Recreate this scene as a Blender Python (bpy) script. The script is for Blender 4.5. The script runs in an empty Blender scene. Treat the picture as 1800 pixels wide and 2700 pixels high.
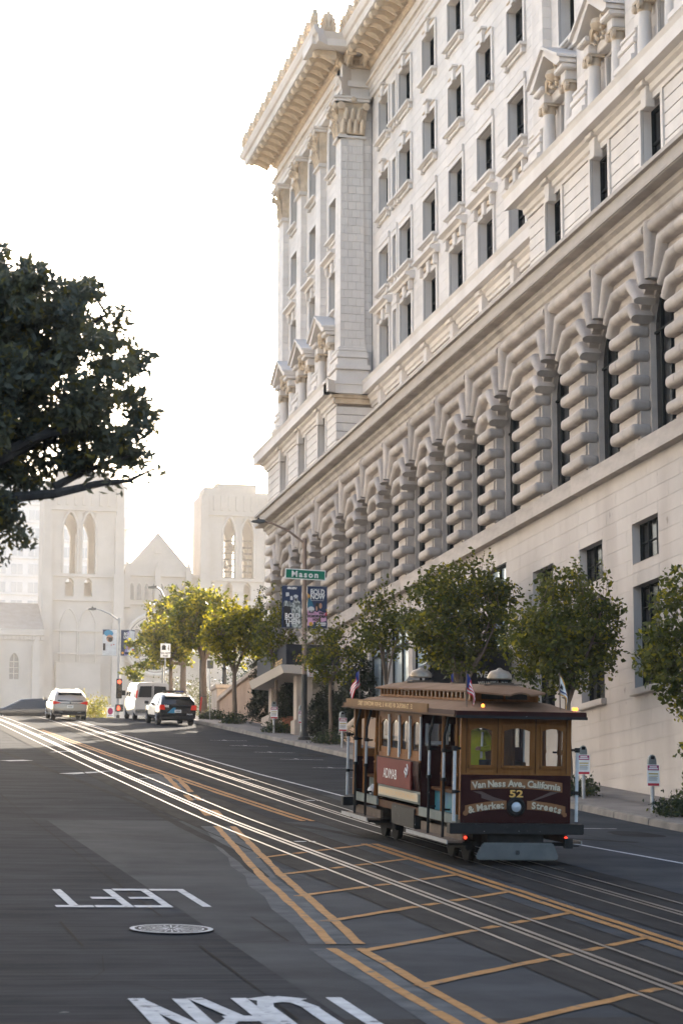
import bpy, bmesh, math, random
import numpy as np
from mathutils import Vector, Matrix
random.seed(7); RNG = np.random.default_rng(7)
R = math.radians
sc = bpy.context.scene
COL = sc.collection

# ------------------------------------------------------------------ camera
TH, PS = R(9.70), R(12.39)
fw = Vector((math.sin(PS)*math.cos(TH), math.cos(PS)*math.cos(TH), math.sin(TH)))
rt = Vector((math.cos(PS), -math.sin(PS), 0)); upv = rt.cross(fw)
cd = bpy.data.cameras.new('camera'); cam = bpy.data.objects.new('camera', cd); COL.objects.link(cam)
cam.matrix_world = Matrix(((rt.x, upv.x, -fw.x, 0), (rt.y, upv.y, -fw.y, 0), (rt.z, upv.z, -fw.z, 0), (0, 0, 0, 1)))
cd.sensor_fit = 'VERTICAL'; cd.sensor_height = 36; cd.lens = 85; cd.clip_start = .5; cd.clip_end = 4000
cd.dof.use_dof = True; cd.dof.focus_distance = 58; cd.dof.aperture_fstop = 3.6
sc.camera = cam

# ------------------------------------------------------------------ light
SUN_AZ, SUN_EL = R(26), R(22)          # azimuth to the right of the street axis (+Y), behind the hotel
w = bpy.data.worlds.new('World'); sc.world = w; w.use_nodes = True
nt = w.node_tree; bg = nt.nodes['Background']
sky = nt.nodes.new('ShaderNodeTexSky'); sky.sky_type = 'NISHITA'; sky.sun_disc = False
sky.sun_elevation = SUN_EL; sky.sun_rotation = SUN_AZ; sky.dust_density = 4.0; sky.air_density = 1.0; sky.ozone_density = 1.0
nt.links.new(sky.outputs[0], bg.inputs[0]); bg.inputs[1].default_value = .13
sl = bpy.data.lights.new('sun', 'SUN'); sl.energy = 5.0; sl.angle = R(.6); sl.color = (1, .88, .73)
so = bpy.data.objects.new('sun', sl); COL.objects.link(so)
sd = Vector((math.sin(SUN_AZ)*math.cos(SUN_EL), math.cos(SUN_AZ)*math.cos(SUN_EL), math.sin(SUN_EL)))
so.rotation_euler = sd.to_track_quat('Z', 'Y').to_euler(); so.location = (60, 120, 90)
sc.view_settings.view_transform = 'Standard'; sc.view_settings.look = 'None'
sc.view_settings.exposure = 2.12; sc.view_settings.gamma = 1; sc.view_settings.use_curve_mapping = False
sc.cycles.use_denoising = True
try: sc.cycles.denoiser = 'OPENIMAGEDENOISE'
except Exception: pass
sc.cycles.max_bounces = 6; sc.cycles.transparent_max_bounces = 12; sc.cycles.volume_bounces = 0
sc.cycles.sample_clamp_indirect = 6

# ------------------------------------------------------------------ materials
MATS = {}
def mat(name, c, c2=None, scale=2.0, rough=.8, metal=0, bump=0, bscale=None, spec=.4, stretch=(1, 1, 1), tone=0.0, contrast=(.35, .68),
        emit=None, estr=0, trans=0, coat=0, speck=None, stain=None):
    m = bpy.data.materials.new(name); m.use_nodes = True; n = m.node_tree; L = n.links.new
    b = n.nodes['Principled BSDF']; b.inputs['Roughness'].default_value = rough; b.inputs['Metallic'].default_value = metal
    b.inputs['Specular IOR Level'].default_value = spec; b.inputs['Coat Weight'].default_value = coat
    b.inputs['Base Color'].default_value = (*c, 1)
    tc = n.nodes.new('ShaderNodeTexCoord'); mp = n.nodes.new('ShaderNodeMapping'); mp.inputs['Scale'].default_value = stretch
    L(tc.outputs['Object'], mp.inputs[0]); out = None
    if c2 is not None:
        ns = n.nodes.new('ShaderNodeTexNoise'); ns.inputs['Scale'].default_value = scale; ns.inputs['Detail'].default_value = 6; ns.inputs['Roughness'].default_value = .62
        L(mp.outputs[0], ns.inputs[0])
        cr = n.nodes.new('ShaderNodeValToRGB'); cr.color_ramp.elements[0].position = contrast[0]; cr.color_ramp.elements[1].position = contrast[1]
        cr.color_ramp.elements[0].color = (*c, 1); cr.color_ramp.elements[1].color = (*c2, 1)
        L(ns.outputs[0], cr.inputs[0]); out = cr.outputs[0]
    def mixin(fac, col, kind='MIX'):
        nonlocal out
        mx = n.nodes.new('ShaderNodeMix'); mx.data_type = 'RGBA'; mx.blend_type = kind
        if out is not None: L(out, mx.inputs[6])
        else: mx.inputs[6].default_value = (*c, 1)
        if isinstance(col, tuple): mx.inputs[7].default_value = (*col, 1)
        else: L(col, mx.inputs[7])
        if isinstance(fac, float): mx.inputs[0].default_value = fac
        else: L(fac, mx.inputs[0])
        out = mx.outputs[2]
    def noisefac(scale, lo, hi, st=(1, 1, 1), amount=1.0):
        m2 = n.nodes.new('ShaderNodeMapping'); m2.inputs['Scale'].default_value = st; L(tc.outputs['Object'], m2.inputs[0])
        s2 = n.nodes.new('ShaderNodeTexNoise'); s2.inputs['Scale'].default_value = scale; s2.inputs['Detail'].default_value = 5; L(m2.outputs[0], s2.inputs[0])
        mr = n.nodes.new('ShaderNodeMapRange'); mr.inputs[1].default_value = lo; mr.inputs[2].default_value = hi; mr.inputs[4].default_value = amount
        L(s2.outputs[0], mr.inputs[0]); return mr.outputs[0]
    if stain: mixin(noisefac(stain[1], stain[2], stain[3], stain[4], stain[5]), stain[0])
    if speck: mixin(noisefac(speck[1], speck[2], speck[2]+.06, (1, 1, 1), speck[3]), speck[0])
    if tone:
        at = n.nodes.new('ShaderNodeAttribute'); at.attribute_name = 'tone'
        mr = n.nodes.new('ShaderNodeMapRange'); mr.inputs[3].default_value = 1-tone; mr.inputs[4].default_value = 1+tone*.5
        L(at.outputs['Fac'], mr.inputs[0])
        oi = n.nodes.new('ShaderNodeObjectInfo'); mr2 = n.nodes.new('ShaderNodeMapRange'); mr2.inputs[3].default_value = 1-tone*.5; mr2.inputs[4].default_value = 1+tone*.5
        L(oi.outputs['Random'], mr2.inputs[0]); mu = n.nodes.new('ShaderNodeMath'); mu.operation = 'MULTIPLY'; L(mr.outputs[0], mu.inputs[0]); L(mr2.outputs[0], mu.inputs[1])
        cc = n.nodes.new('ShaderNodeCombineColor')
        for i in range(3): L(mu.outputs[0], cc.inputs[i])
        mixin(1.0, cc.outputs[0], 'MULTIPLY')
    if out is not None: L(out, b.inputs['Base Color'])
    if bump:
        ns2 = n.nodes.new('ShaderNodeTexNoise'); ns2.inputs['Scale'].default_value = bscale or scale*6; ns2.inputs['Detail'].default_value = 6
        L(mp.outputs[0], ns2.inputs[0]); bp = n.nodes.new('ShaderNodeBump'); bp.inputs['Strength'].default_value = bump; bp.inputs['Distance'].default_value = .02
        L(ns2.outputs[0], bp.inputs['Height']); L(bp.outputs[0], b.inputs['Normal'])
    if emit: b.inputs['Emission Color'].default_value = (*emit, 1); b.inputs['Emission Strength'].default_value = estr
    if trans:
        tr = n.nodes.new('ShaderNodeBsdfTranslucent'); ms = n.nodes.new('ShaderNodeMixShader'); ms.inputs[0].default_value = trans
        if out is not None: L(out, tr.inputs[0])
        else: tr.inputs[0].default_value = (*c, 1)
        L(b.outputs[0], ms.inputs[1]); L(tr.outputs[0], ms.inputs[2]); L(ms.outputs[0], n.nodes['Material Output'].inputs[0])
    MATS[name] = m; return m
def glassmat(name, tint, refl=.12):
    m = bpy.data.materials.new(name); m.use_nodes = True; n = m.node_tree; L = n.links.new; n.nodes.remove(n.nodes['Principled BSDF'])
    t = n.nodes.new('ShaderNodeBsdfTransparent'); t.inputs[0].default_value = (*tint, 1); g = n.nodes.new('ShaderNodeBsdfGlossy'); g.inputs['Roughness'].default_value = .03
    f = n.nodes.new('ShaderNodeFresnel'); f.inputs[0].default_value = 1.5; ms = n.nodes.new('ShaderNodeMixShader')
    L(f.outputs[0], ms.inputs[0]); L(t.outputs[0], ms.inputs[1]); L(g.outputs[0], ms.inputs[2]); L(ms.outputs[0], n.nodes['Material Output'].inputs[0])
    MATS[name] = m
ST = ((.30, .26, .23), .55, .5, .78, (1, 1, .12), .42)
mat('terracotta', (.64, .585, .53), (.71, .66, .61), .8, .75, bump=.10, bscale=18, tone=.07, stain=((.42, .38, .34), .5, .5, .8, (1, 1, .15), .5))
mat('ornament', (.55, .43, .30), (.66, .55, .42), 3, .8, bump=.2, bscale=25, stain=((.28, .23, .18), 2.5, .45, .75, (1, 1, 1), .6))  # golden warmth of bounced light is put into this stone colour
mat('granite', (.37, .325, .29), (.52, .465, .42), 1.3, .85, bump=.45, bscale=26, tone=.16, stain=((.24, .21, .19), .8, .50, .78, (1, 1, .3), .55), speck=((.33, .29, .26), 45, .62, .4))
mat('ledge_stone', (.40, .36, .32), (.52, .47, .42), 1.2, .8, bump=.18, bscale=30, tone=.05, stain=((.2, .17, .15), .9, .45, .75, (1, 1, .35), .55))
mat('stucco', (.47, .425, .39), (.57, .52, .48), .35, .85, bump=.12, bscale=30, tone=.03, stain=((.36, .31, .28), .55, .45, .75, (1, 1, .16), .7), speck=((.16, .13, .11), 2.4, .70, .6))
mat('mortar', (.25, .21, .18), None, rough=.9)
mat('dark_glass', (.006, .007, .008), None, rough=.18, spec=.18)
mat('window_frame', (.008, .011, .011), None, rough=.7, spec=.2)
mat('shop_glass', (.25, .33, .38), (.36, .43, .47), .35, .12, spec=.6)  # pale blue sky reflection put into the pane colour
mat('curtain', (.35, .34, .33), (.5, .49, .48), 6, .9, stretch=(1, 8, .3))
mat('asphalt', (.013, .016, .021), (.030, .034, .041), 1.1, .95, bump=.35, bscale=60, spec=.03, stretch=(.5, 1.2, 1), stain=((.052, .057, .063), 1.3, .5, .8, (.07, 5.5, 1), .6), speck=((.22, .22, .22), 3.5, .76, .7))
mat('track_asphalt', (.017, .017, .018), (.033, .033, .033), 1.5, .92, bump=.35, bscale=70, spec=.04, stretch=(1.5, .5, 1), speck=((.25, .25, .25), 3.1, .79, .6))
mat('concrete_road', (.022, .027, .033), (.045, .050, .057), .8, .92, bump=.2, bscale=60, spec=.04, stretch=(.6, .9, 1), stain=((.06, .062, .064), .9, .5, .8, (1, .3, 1), .6))
mat('patch', (.055, .06, .065), (.10, .105, .11), 2.2, .95, spec=.03, bump=.2, bscale=50)
mat('tar', (.012, .012, .012), None, rough=.95, spec=.05)
mat('skid', (.013, .014, .015), (.03, .032, .034), 1.2, .95, spec=.03, contrast=(.3, .75))
mat('yellow_paint', (.215, .098, .022), (.30, .148, .045), 5, .8, bump=.2, spec=.15, speck=((.07, .065, .06), 6, .60, .85))
mat('white_paint', (.30, .31, .32), (.46, .47, .48), 5, .85, spec=.1, speck=((.07, .07, .075), 6, .62, .8))
mat('steel_rail', (.19, .18, .175), (.09, .085, .08), 2, .46, metal=1.0, stretch=(1, .3, 1))
mat('sidewalk', (.15, .135, .125), (.22, .20, .185), 1.1, .85, bump=.2, bscale=40, stain=((.09, .08, .075), .7, .5, .8, (1, 1, 1), .6))
mat('kerb', (.16, .145, .13), (.26, .235, .21), 1.4, .85, bump=.3, bscale=30, tone=.12, stain=((.08, .075, .07), 1.5, .48, .75, (1, 1, 1), .7))
mat('earth', (.10, .085, .065), (.16, .14, .11), .4, .95, bump=.3)
mat('bark', (.105, .075, .055), (.19, .145, .11), 9, .9, bump=.6, stretch=(1, 1, .25))
mat('bark_dark', (.035, .030, .028), (.075, .065, .058), 8, .9, bump=.6, stretch=(1, 1, .3))
def leaf(n, c, c2, t=.38, sc_=.9): mat(n, c, c2, sc_, .55, trans=t, spec=.35, contrast=(.38, .62))
leaf('leaf_plane', (.040, .058, .010), (.105, .110, .016), .42); leaf('leaf_sunny', (.12, .14, .012), (.34, .28, .02), .55)  # leaf_sunny: yellow copy of the leaves with sunlight put into the colour
leaf('leaf_mag', (.085, .10, .082), (.16, .16, .095), .55, 2.2); leaf('leaf_mag2', (.14, .13, .045), (.26, .20, .04), .4, 1.6)
MATS['leaf_mag'].node_tree.nodes['Principled BSDF'].inputs['Roughness'].default_value = .32
leaf('leaf_cypress', (.010, .016, .007), (.028, .036, .013), .12); leaf('leaf_cover', (.012, .024, .010), (.032, .05, .018), .15)
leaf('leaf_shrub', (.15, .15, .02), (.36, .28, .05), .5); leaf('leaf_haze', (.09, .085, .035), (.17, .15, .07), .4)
mat('maroon', (.024, .006, .006), (.034, .009, .008), 4, .6, spec=.06, bump=.03)
mat('car_wood', (.16, .062, .016), (.22, .092, .026), 3, .6, spec=.1, stretch=(4, 1, .4))
mat('dark_wood', (.06, .024, .010), (.10, .042, .017), 4, .6, spec=.08)
mat('ribbon', (.20, .09, .04), (.25, .12, .055), 2, .7, spec=.08)
mat('ribbon_fold', (.075, .045, .038), None, rough=.55)
mat('cream_paint', (.50, .42, .30), None, rough=.5)
mat('gold', (.60, .33, .07), (.72, .44, .12), 6, .4)
mat('roof_canvas', (.135, .075, .042), (.19, .11, .066), 2.5, .85, spec=.1, bump=.15, stain=((.2, .13, .1), 2, .5, .8, (1, 1, 1), .5))
mat('letterboard', (.115, .05, .012), (.16, .075, .02), 2, .6, spec=.08)
mat('pale_green', (.10, .13, .125), (.14, .17, .165), 3, .55, stain=((.16, .17, .16), 3, .5, .8, (1, 1, .3), .5))
mat('red_board', (.13, .018, .015), (.16, .026, .02), 2, .6, spec=.1)
mat('black_metal', (.006, .006, .006), (.013, .013, .014), 6, .6, spec=.25, speck=((.5, .5, .5), 14, .70, .8))
mat('iron', (.007, .007, .007), (.016, .015, .014), 8, .8, spec=.2)
mat('white_pole', (.40, .41, .42), (.5, .51, .51), 6, .4)
mat('grey_metal', (.085, .092, .092), (.12, .126, .126), 3, .55, metal=.2)
mat('bell_brass', (.20, .165, .125), (.30, .25, .19), 8, .5, metal=.7)
mat('tread', (.07, .045, .03), (.12, .085, .06), 6, .7)
mat('chrome', (.75, .76, .77), None, rough=.12, metal=1)
mat('lens', (.38, .42, .46), None, rough=.08, spec=.8)
mat('red_lamp', (.6, .03, .02), None, rough=.3, emit=(1, .04, .015), estr=.7)
mat('amber_lamp', (.8, .3, .03), None, rough=.3, emit=(1, .3, .04), estr=.8)
mat('signal_red', (.8, .1, .05), None, rough=.3, emit=(1, .09, .04), estr=.9)
mat('dark_lens', (.05, .035, .02), None, rough=.3)
mat('hi_vis', (.50, .52, .02), (.62, .60, .04), 5, .7, bump=.3); mat('silver_tape', (.7, .7, .72), None, rough=.3, metal=.3)
mat('skin', (.42, .24, .16), None, rough=.6); mat('dark_cloth', (.025, .025, .03), (.05, .05, .055), 6, .85)
mat('flag_red', (.55, .04, .05), None, rough=.7); mat('flag_white', (.75, .74, .71), None, rough=.7); mat('flag_blue', (.04, .06, .22), None, rough=.7); mat('flag_gold', (.65, .35, .05), None, rough=.7)
mat('pole_rust', (.20, .145, .115), (.29, .22, .18), 4, .75, metal=.15, stretch=(1, 1, .3)); mat('pole_black', (.012, .013, .014), (.022, .023, .024), 5, .5)
mat('galvanised', (.25, .26, .27), (.34, .35, .36), 6, .5, metal=.5); mat('meter_head', (.16, .18, .18), (.22, .24, .24), 5, .4, metal=.4)
mat('sign_green', (.0, .165, .095), None, rough=.4); mat('sign_white', (.76, .77, .76), None, rough=.45); mat('sign_red', (.45, .03, .05), None, rough=.5); mat('sign_magenta', (.33, .03, .12), None, rough=.5)
mat('print_black', (.02, .02, .022), None, rough=.6); mat('print_grey', (.30, .31, .32), None, rough=.6); mat('print_ochre', (.45, .33, .06), None, rough=.6)
mat('banner_blue', (.017, .033, .085), (.022, .040, .10), 3, .6); mat('banner_bw', (.52, .56, .55), (.12, .14, .14), 9, .6, contrast=(.42, .55)); mat('banner_pale', (.62, .66, .68), (.5, .52, .55), 4, .6)
mat('banner_pink', (.62, .30, .50), (.7, .45, .62), 5, .6); mat('banner_teal', (.02, .20, .22), (.015, .07, .22), 3, .6); mat('banner_orange', (.65, .33, .06), None, rough=.6); mat('banner_lilac', (.30, .26, .50), None, rough=.6); mat('cap_blue', (.05, .25, .42), None, rough=.7)
mat('awning', (.009, .011, .018), (.015, .018, .027), 2, .75); mat('canopy_white', (.52, .47, .42), None, rough=.7)
mat('red_print', (.55, .02, .02), None, rough=.6)
mat('coping', (.36, .30, .25), (.46, .39, .33), 1.2, .85, bump=.15); mat('garden_wall', (.36, .25, .18), (.47, .34, .25), .8, .9, bump=.25, stain=((.22, .15, .11), .8, .48, .8, (1, 1, .2), .5))
mat('clay_pot', (.28, .10, .055), (.36, .14, .08), 5, .8)
mat('champagne', (.42, .36, .30), None, rough=.28, metal=.45, coat=.6); mat('van_white', (.55, .54, .53), None, rough=.3, coat=.5); mat('police_black', (.012, .013, .016), None, rough=.22, coat=.8); mat('dark_car', (.03, .032, .036), None, rough=.25, coat=.7)
mat('tyre', (.016, .016, .017), None, rough=.85); mat('rim', (.35, .35, .36), None, rough=.35, metal=.8); mat('plastic', (.025, .025, .027), None, rough=.6); mat('car_glass', (.02, .025, .03), None, rough=.06, spec=.6); mat('tail_red', (.42, .015, .012), None, rough=.2, emit=(1, .05, .02), estr=.06)
mat('scooter_red', (.50, .03, .02), None, rough=.4)
mat('cath_stone', (.40, .36, .32), (.47, .43, .385), .25, .9, bump=.1, tone=.04, stain=((.31, .28, .25), .2, .48, .8, (1, 1, .3), .5)); mat('slate', (.16, .14, .125), (.22, .195, .175), .8, .8, stretch=(1, 1, .2)); mat('apartment', (.62, .62, .61), (.68, .68, .67), .3, .8); mat('apt_glass', (.46, .48, .49), None, rough=.2); mat('leaded', (.10, .10, .10), (.18, .17, .16), 2.5, .4); mat('tracery', (.52, .48, .43), None, rough=.9); mat('copper', (.30, .36, .33), (.38, .43, .40), .6, .7)
glassmat('pane', (.80, .82, .82))
mat('brown_leather', (.06, .03, .018), None, rough=.5); mat('bag_white', (.6, .6, .61), (.72, .72, .72), 7, .5, bump=.5)
mat('shop_inside', (.30, .33, .34), (.45, .47, .47), 1.5, .9)

# ------------------------------------------------------------------ mesh helpers
class MB:
    def __init__(s): s.v = []; s.f = []; s.t = []
    def add(s, vs, fs, t=.5):
        o = len(s.v); s.v += [tuple(p) for p in vs]; s.f += [tuple(i+o for i in f) for f in fs]; s.t += [t]*len(fs); return s
    def box(s, x0, x1, y0, y1, z0, z1, t=.5):
        return s.add([(x0, y0, z0), (x1, y0, z0), (x1, y1, z0), (x0, y1, z0), (x0, y0, z1), (x1, y0, z1), (x1, y1, z1), (x0, y1, z1)],
                     [(3, 2, 1, 0), (4, 5, 6, 7), (0, 1, 5, 4), (1, 2, 6, 5), (2, 3, 7, 6), (3, 0, 4, 7)], t)
    def quad(s, a, b, c, d, t=.5): return s.add([a, b, c, d], [(0, 1, 2, 3)], t)
    def prism(s, poly, a, b, ax='x', t=.5):   # poly of (u,v) extruded along ax from a to b; x:(y,z) y:(x,z) z:(x,y)
        g = {'x': lambda p, w: (w, p[0], p[1]), 'y': lambda p, w: (p[0], w, p[1]), 'z': lambda p, w: (p[0], p[1], w)}[ax]
        n = len(poly); vs = [g(p, a) for p in poly]+[g(p, b) for p in poly]
        return s.add(vs, [tuple(range(n))[::-1], tuple(range(n, 2*n))]+[(i, (i+1) % n, n+(i+1) % n, n+i) for i in range(n)], t)
    def tube(s, pts, r, n=8, cap=True, t=.5):
        pts = [Vector(p) for p in pts]; m = len(pts); rs = r if isinstance(r, (list, tuple)) else [r]*m
        vs = []; prev = None
        for i, p in enumerate(pts):
            d = (pts[min(i+1, m-1)]-pts[max(i-1, 0)]).normalized()
            if prev is None: a = Vector((0, 0, 1)) if abs(d.z) < .9 else Vector((1, 0, 0)); u = d.cross(a).normalized()
            else: u = (prev-d*prev.dot(d)); u = u.normalized() if u.length > 1e-6 else d.orthogonal().normalized()
            prev = u; v = d.cross(u)
            for k in range(n): an = 2*math.pi*k/n; vs.append(p+(u*math.cos(an)+v*math.sin(an))*rs[i])
        fs = [(i*n+k, i*n+(k+1) % n, (i+1)*n+(k+1) % n, (i+1)*n+k) for i in range(m-1) for k in range(n)]
        if cap: fs += [tuple(range(n))[::-1], tuple(range((m-1)*n, m*n))]
        return s.add(vs, fs, t)
    def lathe(s, prof, c=(0, 0, 0), n=16, ax='z', t=.5, cap=True):
        vs = []; m = len(prof)
        for r, h in prof:
            for k in range(n):
                a = 2*math.pi*k/n; x, y = r*math.cos(a), r*math.sin(a)
                q = (x, y, h) if ax == 'z' else ((x, h, y) if ax == 'y' else (h, x, y)); vs.append((q[0]+c[0], q[1]+c[1], q[2]+c[2]))
        fs = [(i*n+k, i*n+(k+1) % n, (i+1)*n+(k+1) % n, (i+1)*n+k) for i in range(m-1) for k in range(n)]
        if cap: fs += [tuple(range(n))[::-1], tuple(range((m-1)*n, m*n))]
        return s.add(vs, fs, t)
    def mesh(s, name, m):
        me = bpy.data.meshes.new(name); me.from_pydata(s.v, [], s.f)
        if m: me.materials.append(MATS[m])
        at = me.attributes.new('tone', 'FLOAT', 'FACE'); at.data.foreach_set('value', s.t); return me
    def build(s, name, m, parent=None, world=True, smooth=False, bevel=0, kind=None, label=None):
        me = s.mesh(name, m); o = bpy.data.objects.new(name, me); COL.objects.link(o)
        if bevel or smooth:
            bm = bmesh.new(); bm.from_mesh(me)
            if bevel: bmesh.ops.recalc_face_normals(bm, faces=bm.faces); bmesh.ops.bevel(bm, geom=bm.edges[:], offset=bevel, segments=2, affect='EDGES', clamp_overlap=True)
            bm.to_mesh(me); bm.free()
        if smooth: me.shade_smooth(); me.set_sharp_from_angle(angle=R(40))
        if parent is not None:
            o.parent = parent
            if world:
                p = parent; l = Vector((0, 0, 0))
                while p is not None: l += p.location; p = p.parent
                o.location = -l
        if kind: o['kind'] = kind
        if label: o['label'] = label
        return o
def tag(o, label, cat, group=None):
    o['label'] = label; o['category'] = cat
    if group: o['group'] = group
    return o
def thing(name, loc, label, cat, group=None, rz=0, rx=0):
    o = bpy.data.objects.new(name, None); COL.objects.link(o); o.location = loc; o.rotation_euler = (rx, 0, rz); o.empty_display_size = .2
    return tag(o, label, cat, group)
def struct(o): o['kind'] = 'structure'; return o
def copy_tree(o, parent=None):
    c = o.copy(); COL.objects.link(c)
    if parent is not None: c.parent = parent
    for ch in o.children: copy_tree(ch, c)
    return c
def dup(root, loc, label, rz=0, scale=1):
    c = copy_tree(root); c.location = loc; c.rotation_euler = (0, 0, rz); c.scale = (scale,)*3; c['label'] = label; return c
UNIT = {}
def unit(m, bev=0.0):
    k = (m, bev)
    if k not in UNIT:
        me = MB().box(-.5, .5, -.5, .5, -.5, .5).mesh('block', m)
        UNIT[k] = me
    return UNIT[k]
def cube(name, m, x0, x1, y0, y1, z0, z1, parent=None, world=True):
    o = bpy.data.objects.new(name, unit(m)); COL.objects.link(o); o.scale = (x1-x0, y1-y0, z1-z0)
    l = Vector(((x0+x1)/2, (y0+y1)/2, (z0+z1)/2))
    if parent is not None:
        o.parent = parent
        if world:
            p = parent
            while p is not None: l -= p.location; p = p.parent
    o.location = l; return o
def text(name, body, size, m, parent, mtx, world=False, extrude=.0, offset=0, align='CENTER', spacing=1, sx=1, shear=0):
    cu = bpy.data.curves.new('t', 'FONT'); cu.body = body; cu.size = size; cu.align_x = align; cu.align_y = 'CENTER'; cu.extrude = extrude; cu.offset = offset; cu.space_character = spacing; cu.shear = shear; cu.resolution_u = 3
    t = bpy.data.objects.new('t', cu); me = bpy.data.meshes.new_from_object(t); bpy.data.objects.remove(t); bpy.data.curves.remove(cu)
    me.materials.clear(); me.materials.append(MATS[m]); me.name = name
    me.transform(Matrix.Diagonal((sx, 1, 1, 1))); me.transform(mtx)
    o = bpy.data.objects.new(name, me); COL.objects.link(o)
    if parent is not None:
        o.parent = parent
        if world:
            p = parent; l = Vector((0, 0, 0))
            while p is not None: l += p.location; p = p.parent
            o.location = -l
    return o
def front_mtx(x, y, z, rz=0):   # text plane vertical, readable from -Y
    return Matrix.Translation((x, y, z)) @ Matrix.Rotation(rz, 4, 'Z') @ Matrix.Rotation(R(90), 4, 'X')
def side_mtx(x, y, z):           # readable from -X side
    return Matrix.Translation((x, y, z)) @ Matrix.Rotation(R(-90), 4, 'Z') @ Matrix.Rotation(R(90), 4, 'X')

# ------------------------------------------------------------------ terrain profile
_PR = [(-60, -3.2), (0, -1.9), (14, -1.62), (19, -1.26), (24, -.73), (52.8, 2.29), (80, 5.42), (108, 8.70), (118, 9.83), (124, 10.48), (130, 11.05), (137, 11.5), (150, 11.75), (400, 14), (900, 15)]
_Y = np.arange(-60, 901, 1.0); _Z = np.interp(_Y, [p[0] for p in _PR], [p[1] for p in _PR])
for _ in range(12): _Z[1:-1] = .25*_Z[:-2]+.5*_Z[1:-1]+.25*_Z[2:]
def gz(y): return float(np.interp(y, _Y, _Z))
# ------------------------------------------------------------------ ground, road, pavements
def sheet(x0, x1, y0, y1, off, step=3.0, nx=1):
    b = MB(); n = max(1, int(math.ceil((y1-y0)/step)))
    ys = np.linspace(y0, y1, n+1); xs = np.linspace(x0, x1, nx+1)
    vs = [(x, y, gz(y)+off) for y in ys for x in xs]; k = nx+1
    return b.add(vs, [(j*k+i, j*k+i+1, (j+1)*k+i+1, (j+1)*k+i) for j in range(n) for i in range(nx)])
def strip(b, pts, w, off=.006, step=1.5, jag=0.0):
    P = []
    for (a, c) in zip(pts[:-1], pts[1:]):
        L = math.hypot(c[0]-a[0], c[1]-a[1]); n = max(1, int(L/step))
        P += [(a[0]+(c[0]-a[0])*i/n, a[1]+(c[1]-a[1])*i/n) for i in range(n)]
    P.append(pts[-1]); vs = []
    for i, p in enumerate(P):
        q0 = P[max(i-1, 0)]; q1 = P[min(i+1, len(P)-1)]; dx, dy = q1[0]-q0[0], q1[1]-q0[1]; l = math.hypot(dx, dy) or 1
        nx_, ny_ = -dy/l*w/2, dx/l*w/2; j1 = 1+random.uniform(-jag, jag); j2 = 1+random.uniform(-jag, jag)
        for s_, j in ((1, j1), (-1, j2)):
            x, y = p[0]+s_*nx_*j, p[1]+s_*ny_*j; vs.append((x, y, gz(y)+off))
    b.add(vs, [(2*i+1, 2*i+3, 2*i+2, 2*i) for i in range(len(P)-1)]); return b
ground = struct(sheet(-410, 610, -60, 630, -.12, 10).build('ground', 'earth'))
road = struct(sheet(-1.2, 18.5, -40, 420, 0, 2.0, 4).build('road', 'asphalt'))
cross = struct(sheet(18.5, 120, 128, 146, -.004, 3).build('cross_street', 'asphalt')); cross2 = struct(sheet(-120, -1.2, 128, 146, -.004, 3).build('cross_street', 'asphalt'))
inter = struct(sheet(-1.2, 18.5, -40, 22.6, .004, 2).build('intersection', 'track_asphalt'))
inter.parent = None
sw = struct(sheet(18.62, 26, -30, 121.5, .15, 2).build('pavement', 'sidewalk')); sw2 = struct(sheet(18.62, 60, 121.5, 127.5, .15, 2).build('pavement', 'sidewalk'))
sw3 = struct(sheet(-8, -1.35, -30, 127, .15, 2).build('pavement', 'sidewalk')); sw4 = struct(sheet(18.62, 60, 147, 420, .15, 6).build('pavement', 'sidewalk'))
b = MB()
for x0 in (18.72, 20.27):
    y = 18.0
    while y < 121:
        y1 = y+1.48; b.add([(x0, y, gz(y)+.162), (x0+1.5, y, gz(y)+.162), (x0+1.5, y1, gz(y1)+.162), (x0, y1, gz(y1)+.162)], [(0, 1, 2, 3)], random.random()); y += 1.5
b.build('paving_slab', 'sidewalk', sw, kind='stuff')
y = 16.0
while y < 127:
    y1 = y+2.36; z0, z1 = gz(y), gz(y1); h = .158
    k = MB().add([(18.46, y, z0-.1), (18.66, y, z0-.1), (18.66, y1, z1-.1), (18.46, y1, z1-.1), (18.48, y, z0+h), (18.66, y, z0+h+.012), (18.66, y1, z1+h+.012), (18.48, y1, z1+h)],
                 [(3, 2, 1, 0), (4, 5, 6, 7), (0, 1, 5, 4), (1, 2, 6, 5), (2, 3, 7, 6), (3, 0, 4, 7)])
    k.build('kerb_stone', 'kerb', sw, bevel=.02); y += 2.4
b = sheet(-1.38, -1.2, -30, 127, .158, 3); b.build('kerb_stone', 'kerb', sw3)
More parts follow.
